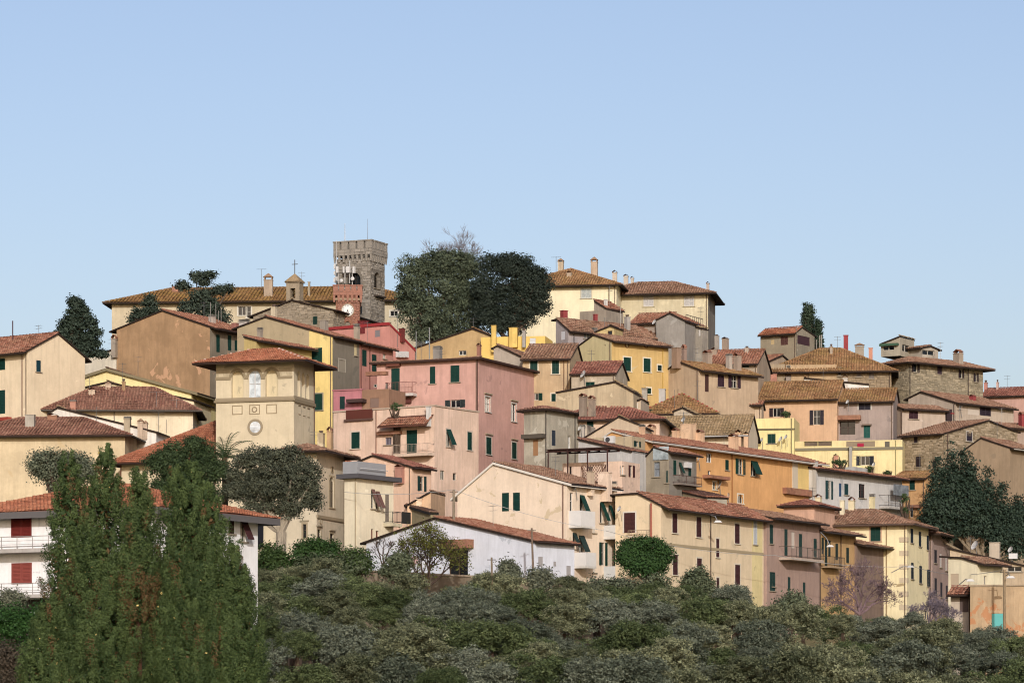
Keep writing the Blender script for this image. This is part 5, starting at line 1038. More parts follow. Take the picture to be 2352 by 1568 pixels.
h = House('small stone house with garage doors below the twin cypresses', 'D', 437, 420, 400, 32, 98, 607, '#a89a7c', roof='gx', ap=(487, 368), tile='org', ov=.35, vg=.1, wear=.5, dirt=.4, col2='#9f947c', gut=None)
h.win('l', [(290, 460, 357, 540)], 'sh', '#6a4a44', sill=False); h.win('r', (445, 457, 563, 540), 'pn', '#4a3036', sill=False); h.win('l', (198, 490, 228, 535), 'pn', '#d0b98c', sill=False); h.antenna('D', 440, 365, 600, False, .04, '#c9bfa8')
for x, y0 in ((655, 450), (672, 445), (625, 490)): h.antenna('D', x, y0, 560, False, .08, '#cfc9bc')
h = House('beige cottage with maroon shutter and flower box on the right', 'D', 1432, 1140, 372, 65, 1350, 1838, '#c2ac96', roof='gy', afrac=1, pitch=16, tile='brn', ov=.35, wear=.25, dirt=.3)
h.win('r', (1495, 1163, 1580, 1235), 'sh', '#4a3138'); h.win('l', [(1350, 1145, 1375, 1240), (1355, 1340, 1380, 1420)], 'gl'); h.pipe('r', 'D', 1425, '#6a5a50'); h.slab('r', 'D', 1840, 1145, 1888, 1255, .3, 'open_shutter', '#3a2c30')
h = House('pale gable house with brown roof at upper right edge', 'D', 1935, 1085, 378, 46, 1490, 2480, '#c4b098', roof='gy', ap=(1612, 975), el=(1490, 1035), tile='brn', ov=.35, wear=.3, dirt=.3)
h.win('r', (2050, 1122, 2158, 1196), 'pn', '#dccfc0', sill=False); h.win('r', (2162, 1124, 2265, 1205), 'sh', '#3f3440', sill=False); h.chim([(2055, 1010, 2105, 1065, 'tile', '#a83a3c')]); h.dish('D', 1995, 1150, 34)
h = House('rubble stone house with sloping tile roof behind the big cypress', 'H', 1590, 318, 358, 42, 1200, 2380, '#b09a72', roof='gx', ap=(2010, 185), tile='brn', ov=.35, vg=.2, stone=('#a5957a', '#8f8068', .27, '#b0a088'), el=(2380, 330))
h.win('l', [(1318, 337, 1350, 400), (1337, 530, 1380, 628), (1495, 570, 1525, 640)], 'sh', '#352a30', leaves=1); h.win('r', (1810, 298, 1863, 385), 'sh', '#3f3844', sur='#c9c2b4', leaves=1); h.pipe('r', 'H', 1622, '#6a5448', 0, .16); h.slab('r', 'H', 1665, 120, 1690, 130, .1, 'ledge', '#a83a3c')
h = House('brown plaster gable house with tiled roof at the right edge', 'H', 2215, 450, 352, 36, 1780, 2500, '#a98f6c', roof='gy', ap=(1948, 350), el=(1780, 470), tile='brn', ov=.35, vg=.1, wear=.3, dirt=.25, gut='#c9c4b8')
h = House('pinkish house with tiled roof at the right edge behind stone house', 'H', 2020, 255, 367, 62, 1900, 2600, '#b59c88', roof='gy', afrac=1, pitch=15, tile='brn', ov=.3, wear=.3); h.win('r', (2060, 285, 2110, 335), 'gl', frame='#b9ae9c'); h.chim([(2285, 115, 2345, 200, 'tile', '#a83a3c')], 'H')
h = House('far pink roofed house with two chimneys beyond the rubble stone house', 'D', 2700, 1010, 415, 20, 2180, W=8, col='#c99a88', roof='gx', pitch=18, tile='crm', ov=.3, wear=.3); h.chim([(2200, 870, 2232, 965, 'pot', '#c98474'), (2318, 865, 2334, 965, 'pot', '#d8b0a0')], 'D')
h = House('low red roofed house left of the twin cypresses', 'D', 165, 700, 392, 30, -260, W=8, col='#b9a284', roof='gx', pitch=16, tile='red', ov=.4, wear=.4, dirt=.4); h.chim([(-340, 440, -300, 500, 'pot', '#b8b0a4'), (-270, 470, -215, 520, 'tile', '#b09a84')], 'D')
h = House('stained tan gable house at the foot of the stone hilltop houses', 'D', 40, 790, 389, 30, -250, W=7, col='#a8957a', roof='gx', pitch=16, tile='red', ov=.35, wear=.5, dirt=.4)
h = House('small grey gable shed before the lichen roofed yellow house', 'G', 1845, 245, 339, 14, 1635, W=4, col='#c4b498', roof='gy', ap=(1720, 182), el=(1635, 215), tile='gry', ov=.12, wear=.4, dirt=.4, gut=None)
h = House('long red roofed house behind the beige gable house', 'C', 2420, 1180, 369, 14, 1900, W=9, col='#b9a284', roof='gx', ry=(2100, 1058), tile='red', ov=.35, wear=.4, dirt=.4); h.win('l', (2280, 1200, 2340, 1222), 'sh'); h.chim([(2300, 1020, 2340, 1090, 'pot', '#b8a894'), (1985, 1040, 2040, 1110, 'tile', '#b09a84')], 'C')
h = House('low cream block with grey vent beside the open green shutter', 'G', 815, 345, 321, 14, 735, W=4, col='#d8c8ae', roof='flat', par=.2, wear=.3); h.chim([(745, 350, 795, 430, 'vent', '#c4bcb0')], 'G'); h.dish('G', 770, 400, 20)
for hh in HOUSES:                                   # rainwater pipes and aerials that nearly every roof carries
    if hh.roofk != 'flat' and hh.stone is None and hh.L > 3 and R.random() < .55 and not hh.holes['l'] + hh.holes['r'] == []:
        m = MB(); m.tube([(-.18, -.09, 0), (-.18, -.09, hh.zz() - .1)], .045, 6); hh.add(m, 'downpipe', flat('#7a6656'))
    if hh.roofk != 'flat' and hh.H > 9 and R.random() < .45:
        x, y = -hh.L * R.uniform(.2, .8), hh.W * R.uniform(.3, .6); z = hh.zroof(x, y); q = R.uniform(1.2, 2.4); m = MB(); m.tube([(x, y, z - .2), (x, y, z + q)], .022, 5)
        for t in (.75, .95):
            m.tube([(x - .4, y, z + q * t), (x + .4, y, z + q * t)], .012, 4)
            for k_ in range(5): m.tube([(x - .38 + k_ * .19, y - .2, z + q * t), (x - .38 + k_ * .19, y + .2, z + q * t)], .008, 3)
        hh.add(m, 'antenna', flat('#9a9a98', .4, .6))
for hh in HOUSES: hh.finish()
# ------------------------------------------------------------------ vegetation
def leaf_quads(P, Nn, size, rng, asp=.55):
    n = len(P); r = rng.normal(size=(n, 3)); a = np.cross(Nn, r); a /= np.linalg.norm(a, axis=1)[:, None] + 1e-9; b = np.cross(Nn, a); b /= np.linalg.norm(b, axis=1)[:, None] + 1e-9
    sz = (size * rng.uniform(.6, 1.35, n))[:, None]; a *= sz; b *= sz * asp
    V = np.stack([P + a, P + b, P - a, P - b], 1).reshape(-1, 3); Q = (np.arange(n) * 4)[:, None] + np.arange(4)[None, :]
    return V, Q
def cloud(C, Rr, rng, nclump, per, crad, size, fill=.3, low=-.5, up=.35, asp=.55, jit=.9):
    """leaf clumps spread through ellipsoids C (k,3), radii Rr (k,3)"""
    C = np.array(C, float); Rr = np.array(Rr, float); w = (Rr[:, 0] * Rr[:, 2]) ** .9; w /= w.sum(); k = rng.choice(len(C), nclump, p=w)
    d = rng.normal(size=(nclump, 3)); d /= np.linalg.norm(d, axis=1)[:, None]; fl = d[:, 2] < low; d[fl, 2] *= -1
    rad = np.where(rng.random(nclump) < fill, rng.uniform(.25, .8, nclump), np.where(rng.random(nclump) < .14, rng.uniform(1.05, 1.38, nclump), rng.uniform(.8, 1.06, nclump)))
    cc = C[k] + d * Rr[k] * rad[:, None]; tint = rng.random(nclump)
    per_ = per; P = np.repeat(cc, per_, 0) + rng.normal(size=(nclump * per_, 3)) * crad * np.array([1, 1, .75])
    off = P - np.repeat(cc, per_, 0); off /= np.linalg.norm(off, axis=1)[:, None] + 1e-9
    N = np.repeat(d, per_, 0) * .7 + off * .5 + rng.normal(size=P.shape) * jit * .6 + np.array([0, 0, up]); N /= np.linalg.norm(N, axis=1)[:, None] + 1e-9
    V, Q = leaf_quads(P, N, size, rng, asp); T = np.repeat(np.clip(np.repeat(tint, per_) + rng.normal(size=len(P)) * .12, 0, .92), 4)
    return V, Q, T
def join(parts):
    Vs, Qs, Ts, o = [], [], [], 0
    for V, Q, T in parts: Vs.append(V); Qs.append(Q + o); Ts.append(T); o += len(V)
    return np.concatenate(Vs), np.concatenate(Qs), np.concatenate(Ts)
def limbs(m, base, tips, r0, rng):
    base = Vector(base)
    for t in tips:
        t = Vector(t); mid = base.lerp(t, .5) + Vector(rng.normal(0, .12, 3)) * (t - base).length * .5; m.tube([base, base.lerp(mid, .5) + Vector(rng.normal(0, .05, 3)), mid, t], [r0, r0 * .75, r0 * .5, r0 * .15], 6, False)
def tree(name, label, cat, Y, lobes, mat, nclump, per, crad, size, trunk=None, bark='#5a4c40', fill=.3, low=-.6, asp=.55, group=None, seed=1, v='0', dz=.8, up=.35, jit=.9):
    rng = np.random.default_rng(seed); k = Y / FOC; C = []; Rr = []
    for (x, y, rx, ry) in lobes:
        p = at(v, x, y, Y); C.append((p.x, p.y + rng.normal(0, rx * k * .25), p.z)); Rr.append((rx * k, rx * k * dz, ry * k))
    C = np.array(C); Rr = np.array(Rr); zlo = (C[:, 2] - Rr[:, 2]).min(); tx = trunk[0] if trunk else None
    bx = at(v, tx, 0, Y).x if trunk else C[:, 0].mean(); gz = min(terr(Y, bx) - .3, zlo - .4); base = np.array((bx, Y, gz))
    root = empty(name, label, cat, tuple(base), 0, group)
    V, Q, T = cloud(C - base, Rr, rng, nclump, per, crad, size, fill, low, up, asp, jit)
    mobj('crown', np_mesh('crown', V, Q, mat, T), root)
    m = MB(); h = C[:, 2].mean() - gz; r0 = max(.12, .03 * (C[:, 2].max() - gz)); fork = Vector((rng.normal(0, .1), rng.normal(0, .1), max(.8, (zlo - gz) * .9 + .3)))
    m.tube([(0, 0, -.3), (0.03, 0, fork.z * .5), fork], [r0 * 1.25, r0, r0 * .85], 8)
    limbs(m, fork, [C[i] - base + rng.normal(0, .3, 3) for i in rng.permutation(len(C))[:9]], r0 * .6, rng); m.obj('trunk', bark_mat(bark), root); return root
G_DK = leaf_mat('#26332a', '#4c5a45', .15); G_OL = leaf_mat('#3d4534', '#7d8468', .2); G_MD = leaf_mat('#28381f', '#566a38', .25); G_CED = leaf_mat('#232d28', '#4a5648', .1); G_GRY = leaf_mat('#44493e', '#878a72', .2)
def scat(x0, y0, x1, y1, n, r, seed, ok=None):
    rr = random.Random(seed); out = []
    cx, cy, rx, ry = (x0 + x1) / 2, (y0 + y1) / 2, (x1 - x0) / 2, (y1 - y0) / 2
    while len(out) < n:
        x, y = rr.uniform(x0 + r, x1 - r), rr.uniform(y0 + r, y1 - r)
        if ((x - cx) / (rx - r * .7)) ** 2 + ((y - cy) / (ry - r * .7)) ** 2 > 1: continue
        if ok and not ok(x, y): continue
        q = r * rr.uniform(.5, 1.4); out.append((x, y, q, q * rr.uniform(.75, 1)))
    return out
def tiers(cx, top, bot, w, n, seed, sq=.28):
    rr = random.Random(seed); out = []
    for i in range(n):
        t = (i + .5) / n; y = top + (bot - top) * t; hw = w * min(1, (.12 + 1.0 * t)) * rr.uniform(.72, 1.15)
        k = max(1, int(hw / (w * .17)))
        for j in range(k + 1):
            x = cx + hw * (2 * (j + .5) / (k + 1) - 1) * .8 + rr.uniform(-5, 5); r = w * rr.uniform(.13, .22); out.append((x, y + rr.uniform(-4, 4), r, r * sq * rr.uniform(.8, 1.4)))
    return out
# hilltop trees
tree('cedar', 'broad dark cedar left of the brown gable house', 'tree', 338, [(172, 694, 14, 10)] + tiers(178, 692, 815, 74, 11, 3, .3), G_CED, 950, 22, .24, .15, seed=2)
tree('cedar', 'flat topped cedar with bare lower limbs behind the brown gable house', 'tree', 366, [(462, 632, 26, 5), (485, 634, 15, 4), (447, 642, 14, 4), (470, 650, 12, 5)] + tiers(462, 668, 745, 82, 6, 5, .3) + [(420, 658, 12, 8), (518, 663, 18, 6), (508, 668, 20, 7)],
     G_CED, 620, 20, .28, .15, seed=3, trunk=(467,), bark='#6a5c50')
tree('conifer', 'small dark conifer at the left end of the long hilltop building', 'tree', 368, tiers(345, 682, 740, 40, 5, 8, .5) + tiers(312, 712, 742, 18, 3, 9, .5), G_CED, 330, 20, .25, .14, seed=4)
tree('holm_oak', 'big grey green holm oak right of the bell tower', 'tree', 369, scat(908, 572, 1125, 800, 60, 23, 4) + [(935, 612, 22, 24), (985, 600, 26, 20), (1015, 592, 22, 18), (1060, 605, 24, 22), (925, 690, 18, 30), (1000, 760, 60, 40)], leaf_mat('#262f27', '#6c775e', .15), 3000, 24, .25, .12, seed=5, fill=.15, jit=.9)
tree('holm_oak', 'darker holm oak in front of the palazzo', 'tree', 366, scat(1080, 584, 1266, 780, 56, 21, 6) + [(1130, 605, 22, 20), (1170, 600, 20, 18), (1235, 635, 20, 20), (1245, 700, 18, 30), (1150, 740, 60, 40), (1165, 640, 34, 26), (1200, 650, 24, 24)], leaf_mat('#1b2420', '#434c42', .12), 2700, 24, .25, .12, seed=6, fill=.15, jit=.9)
def bare(name, label, Y, x, ybase, tops, col, seed, depth=5, spread=.5, r0=.14, leafy=None, nsub=3):
    rng = np.random.default_rng(seed); k = Y / FOC; b = at('0', x, ybase, Y); root = empty(name, label, 'tree', (b.x, Y, b.z)); m = MB(); ends = []
    def grow(p, d, L, r, lv):
        q = p + d * L * .5 + Vector(rng.normal(0, .06, 3)) * L; e = q + (d + Vector(rng.normal(0, .14, 3))).normalized() * L * .5
        m.tube([p, q, e] if lv < 3 else [p, e], [r, r * .8, r * .6] if lv < 3 else [r, r * .6], 3 if lv > 1 else 6, False)
        if lv >= depth: ends.append(e); return
        for _ in range(nsub if lv < depth - 1 else nsub + 1): grow(q.lerp(e, rng.uniform(.3, 1)), (d + Vector(rng.normal(0, spread, 3)) + Vector((0, 0, .15))).normalized(), L * rng.uniform(.6, .8), max(r * .55, .012), lv + 1)
    for (tx, ty) in tops:
        t = at('0', tx, ty, Y) - b; L = t.length / 2.6; grow(Vector((0, 0, 0)), t.normalized(), L, r0, 0)
    m.obj('trunk', bark_mat(col), root)
    if leafy:
        E = np.array([tuple(e) for e in ends]); E = E[rng.random(len(E)) < leafy[1]]; n = leafy[2]; P = np.repeat(E, n, 0) + rng.normal(0, leafy[3], (len(E) * n, 3)); N = rng.normal(size=P.shape); N /= np.linalg.norm(N, axis=1)[:, None]
        V, Q = leaf_quads(P, N, leafy[4], rng); mobj('crown', np_mesh('crown', V, Q, leafy[0], np.repeat(rng.random(len(P)) * .9, 4)), root)
    return root
bare('bare_tree', 'leafless grey tree top rising behind the holm oaks', 376, 1050, 700, [(975, 565), (1005, 548), (1035, 540), (1065, 543), (1095, 556)], '#8f8a90', 7, 5, .36, .1)
tree('cypress', 'twin pointed cypresses behind the small stone house', 'tree', 407, [(1851, 708 + i * 10, 4 + i * 1.0, 11) for i in range(9)] + [(1862, 712 + i * 10, 4 + i * .9, 11) for i in range(9)], G_DK, 420, 20, .2, .13, seed=9)
tree('cypress', 'shorter cypress at the right of the twin cypresses', 'tree', 406, [(1879, 742 + i * 9, 4 + i * .8, 10) for i in range(7)], G_DK, 200, 20, .2, .13, seed=10)
# big conifer at right
def spire(x, yt, yb, rb, n, lean=0, p=.7): return [(x + lean * i / n, yt + (yb - yt) * (i + .6) / n, max(3, rb * ((i + .6) / n) ** p), (yb - yt) / n * 1.0) for i in range(n)]
tree('cypress_clump', 'large dark spreading cypress with pale branching trunk at right', 'tree', 341,
     spire(2187, 1016, 1190, 42, 12, 0, 1) + spire(2152, 1052, 1240, 42, 11, -8, 1) + spire(2168, 1072, 1200, 30, 8, 0, 1) + spire(2214, 1040, 1190, 36, 11, 6, 1) + spire(2232, 1052, 1200, 34, 9, 8, 1) + spire(2268, 1078, 1220, 40, 9, 4, 1) + spire(2245, 1095, 1220, 36, 8, 0, 1) + spire(2300, 1118, 1265, 46, 7) + spire(2340, 1145, 1280, 50, 6) + scat(2115, 1130, 2250, 1260, 8, 30, 5) + scat(2210, 1120, 2400, 1270, 12, 32, 6),
     leaf_mat('#1f2c26', '#465545', .12), 2600, 26, .3, .14, trunk=(2258,), bark='#9a8a74', seed=12)
# garden trees
tree('holm_oak', 'dense round green tree in front of the villa left wing', 'tree', 268, scat(330, 1003, 530, 1195, 56, 20, 14) + [(400, 1030, 24, 18), (460, 1028, 24, 18), (365, 1075, 22, 22), (430, 1080, 50, 40), (430, 1150, 60, 40)], leaf_mat('#223020', '#52633e', .2), 2200, 24, .2, .09, seed=15, jit=.9)
tree('holm_oak', 'domed dark tree with pale trunk in front of the villa tower', 'tree', 266, scat(514, 1026, 742, 1205, 52, 21, 16, lambda x, y: y < 1178) + [(560, 1065, 24, 22), (630, 1050, 28, 18), (700, 1070, 24, 20), (705, 1125, 24, 26), (550, 1120, 22, 26), (630, 1110, 60, 45)], leaf_mat('#252c24', '#666a56', .15), 2600, 24, .2, .09, trunk=(640,), bark='#b0a592', seed=17, jit=.9)
tree('stone_pine', 'rounded bright green stone pine beside the beige street house', 'tree', 279, scat(1408, 1226, 1546, 1322, 30, 17, 18) + [(1480, 1248, 40, 16), (1520, 1275, 22, 20), (1440, 1270, 20, 20), (1470, 1312, 40, 18), (1510, 1308, 22, 14)], leaf_mat('#1a3018', '#425f32', .2), 1100, 26, .2, .1, trunk=(1485,), seed=19)
tree('olive_tree', 'grey olive tree in front of the long beige plaster house', 'tree', 242, scat(50, 1025, 235, 1130, 22, 24, 20), G_GRY, 750, 22, .26, .09, seed=21, fill=.5)
for i, (lo, lab, mt) in enumerate([
        (scat(590, 1250, 700, 1330, 9, 24, 31), 'dark green shrub at the foot of the villa wall', G_MD), (scat(668, 1232, 790, 1320, 12, 26, 32), 'tall leafy green bush below the villa right wing', leaf_mat('#22381c', '#56703a', .2)),
        (scat(770, 1250, 862, 1330, 9, 22, 33), 'green bush beside the leafless forked tree', G_MD), (scat(660, 1270, 860, 1335, 12, 24, 34), 'grey green olive bush behind the garden wall', G_OL),
        (scat(862, 1262, 950, 1345, 9, 18, 41), 'dark olive bush at the left end of the white barn', G_OL), (scat(1145, 1283, 1200, 1345, 7, 15, 35), 'young olive tree against the white barn wall', G_GRY), (scat(1208, 1290, 1290, 1360, 9, 18, 36), 'olive tree beside the leaning wooden pole', G_GRY),
        (scat(1560, 1305, 1640, 1380, 8, 20, 37), 'pale olive tree in front of the beige street house', G_OL), (scat(1660, 1340, 1720, 1400, 7, 18, 38), 'small olive tree below the brown shuttered windows', G_GRY),
        (scat(1340, 1320, 1470, 1380, 9, 22, 39), 'grey bushy olive below the stone pine', G_GRY), (scat(1440, 1318, 1550, 1395, 10, 20, 43), 'grey olive tree just in front of the stone pine trunk', G_OL), (scat(1775, 1365, 1850, 1420, 8, 20, 40), 'olive tree below the mauve street house', G_OL)]):
    tree('olive_tree' if 'olive' in lab else 'bush', lab, 'tree' if 'olive' in lab else 'bush', 262 - i * .4, lo, mt, 60 * len(lo) // 2, 20, .24, .11, seed=50 + i, fill=.4)
for v_, bx_, lab_, Y_ in (('F', (1320, 262, 1450, 335), 'potted terrace plants in front of the salmon house', 313.5), ('H', (545, 560, 690, 605), 'green plants along the grey roof terrace wall', 346.5), ('H', (860, 615, 940, 720), 'dark shrub in front of the long yellow terrace house', 350), ('H', (1030, 660, 1110, 745), 'second dark shrub nearer the small orange house', 350), ('H', (1195, 850, 1275, 1080), 'slim dark shrub beside the glazed veranda', 333), ('D', (300, 1165, 385, 1215), 'flower box plants under the peach house window', 364)):
    tree('potted_plants' if 'potted' in lab_ else 'shrub', lab_, 'plants', Y_, [(px(v_, x, y)[0], px(v_, x, y)[1], r / 4, q / 4) for x, y, r, q in scat(*bx_, 7, min(bx_[2] - bx_[0], bx_[3] - bx_[1]) * .24, 7)], leaf_mat('#2a3a24', '#5d6c46', .2), 60, 16, .12, .08, seed=int(Y_))
bare('bare_tree', 'half leafless olive brown tree in front of the white barn', 263, 985, 1345, [(905, 1262), (940, 1235), (975, 1208), (1020, 1212), (1070, 1250), (1000, 1230)], '#5a4a40', 61, 5, .5, .1, (leaf_mat('#4c4e26', '#7c7438', .25), .4, 6, .2, .09))
bare('bare_tree', 'purple brown leafless tree in front of the ochre street house', 266, 1975, 1410, [(1895, 1345), (1935, 1305), (1975, 1295), (2020, 1310), (2060, 1345)], '#8a7478', 62, 6, .55, .12)
bare('bare_tree', 'tangled leafless shrub below the mauve narrow house', 262, 2140, 1450, [(2095, 1380), (2130, 1362), (2165, 1370), (2200, 1395)], '#857a84', 63, 6, .6, .1)
bare('bare_tree', 'forked dead tree beside the left end of the white barn', 264, 880, 1300, [(860, 1232), (885, 1228), (900, 1234)], '#5f5248', 64, 4, .4, .07)
# palm
def palm():
    rng = np.random.default_rng(5); Y = 271; b = at('0', 516, 1058, Y); root = empty('palm_tree', 'palm with arching fronds beside the villa tower', 'tree', (b.x, Y, terr(Y) - .3)); H = b.z - terr(Y) + .6
    m = MB(); m.tube([(0, 0, 0), (.1, 0, H * .5), (0, 0, H)], [.3, .25, .24], 8); m.obj('trunk', bark_mat('#6a5844'), root); mt = leaf_mat('#38472e', '#6d7a4e', .25)
    for i in range(22):
        a = 2 * math.pi * i / 22 + rng.normal(0, .1); el = rng.uniform(.1, 1.25); L = rng.uniform(2.4, 3.4); f = MB(); pts = []; d = Vector((math.cos(a) * math.cos(el), math.sin(a) * math.cos(el), math.sin(el))); p = Vector((0, 0, H))
        for j in range(9): pts.append(p.copy()); p = p + d * L / 8; d = (d + Vector((0, 0, -.19))).normalized()
        f.tube(pts, [.03] * 8 + [.008], 4, False)
        for j in range(1, 9):
            for sgn in (-1, 1):
                for q in (0, .5):
                    dd = (pts[j] - pts[j - 1]).normalized(); sd_ = dd.cross(Vector((0, 0, 1))).normalized() * sgn; o = pts[j - 1].lerp(pts[j], q); t = o + (sd_ * .8 + dd * .5 + Vector((0, 0, -.3))).normalized() * (.55 * (1 - .06 * j)); f.quad(o, o + dd * .06, t, t - dd * .02)
        f.obj('frond', mt, root)
palm()
# hill thicket of scrub oaks and olives
PRO = []
for i in range(6):
    rng = np.random.default_rng(100 + i); k = 16; dd = rng.normal(size=(k, 3)); dd[:, 2] = abs(dd[:, 2]) * 1.1 - .25; dd /= np.linalg.norm(dd, axis=1)[:, None]; C = np.concatenate([dd * rng.uniform(.5, .78, (k, 1)), [[0, 0, 0]]]); Rr = np.array([[q, q, q * .9] for q in rng.uniform(.2, .38, k)] + [[.62, .62, .6]])
    PRO.append(np_mesh('crown', *cloud(C, Rr, rng, 560, 26, .055, .03, .06, -.35, .2, .55, 1.7)[:2], [leaf_mat('#242b1d', '#a2a680', .2), leaf_mat('#222d19', '#7d8a5c', .2), leaf_mat('#272f26', '#949b86', .2)][i % 3], cloud(C, Rr, np.random.default_rng(100 + i), 560, 26, .055, .03, .06, -.35, .2, .55, 1.7)[2]))
mt = MB(); mt.tube([(0, 0, 0), (.02, .01, .5), (0, 0, 1)], [.05, .04, .02], 6); TRK = mt.mesh('trunk', bark_mat('#5a4c40'))
TOPL = [(560, 1315), (640, 1312), (720, 1318), (820, 1322), (900, 1340), (1000, 1345), (1100, 1345), (1200, 1350), (1320, 1355), (1450, 1350), (1600, 1360), (1700, 1385), (1850, 1405), (2000, 1405), (2100, 1420), (2200, 1440), (2290, 1462), (2400, 1462)]
def topl(x):
    for (a, b), (c, d) in zip(TOPL, TOPL[1:]):
        if x <= c: return b + (d - b) * (x - a) / (c - a)
    return 1462
rr = random.Random(77); nb = 0
for row, (dy, Y, step, rad) in enumerate([(34, 257, 62, 44), (66, 250, 76, 52), (108, 242, 84, 58), (152, 234, 90, 62), (200, 226, 96, 66), (250, 217, 104, 72)]):
    x = 560 + rr.uniform(0, 40)
    while x < 2400:
        yc = topl(min(x, 2399)) + dy + rr.uniform(-22, 18); r = rad * rr.uniform(.7, 1.35)
        if yc < 1640:
            Yj = Y + rr.uniform(-3, 3); p = at('0', x, yc, Yj); k = Yj / FOC; g = terr(Yj, p.x) - .5
            root = empty('scrub_oak', 'grey green scrub tree merging into the thicket that covers the slope below the houses', 'tree', (p.x, Yj, min(g, p.z - r * k)), 0, 'scrub trees of the thicket on the slope')
            c = mobj('crown', rr.choice(PRO), root, (0, 0, p.z - root.location.z), rr.uniform(0, 6.28)); c.scale = (r * k * 1.25, r * k * 1.25, r * k * rr.uniform(.95, 1.2))
            t = mobj('trunk', TRK, root); hh = max(.5, p.z - root.location.z); t.scale = (hh * .9 + 1, hh * .9 + 1, hh); nb += 1
        x += step * rr.uniform(.75, 1.25)
# hedge and shrubs at lower left
tree('hedge', 'bright green hedge below the white apartment block', 'hedge', 195, scat(-70, 1385, 215, 1580, 40, 30, 71) + [(20, 1410, 40, 24), (100, 1412, 40, 24), (160, 1430, 40, 30), (60, 1450, 60, 40)], leaf_mat('#1f361a', '#476c34', .2), 1500, 24, .22, .08, seed=72)
tree('bush', 'brownish twiggy shrub under the green hedge', 'bush', 185, scat(-80, 1462, 170, 1680, 26, 36, 73) + [(10, 1520, 50, 40), (60, 1560, 60, 40)], leaf_mat('#332f28', '#5f5244', .1), 1100, 22, .28, .07, seed=74, fill=.5)
tree('bush', 'small grey bush at the lower balcony of the white apartment block', 'bush', 198, scat(-20, 1345, 60, 1410, 6, 20, 75), G_GRY, 160, 20, .22, .08, seed=76, fill=.6)
tree('bush', 'dark shrub behind the foreground conifer below the white apartment block', 'bush', 160, scat(200, 1395, 600, 1660, 34, 40, 77) + [(330, 1480, 60, 60), (330, 1580, 60, 60), (420, 1500, 60, 50)], leaf_mat('#20281a', '#4a5236', .15), 1500, 22, .3, .09, seed=78)
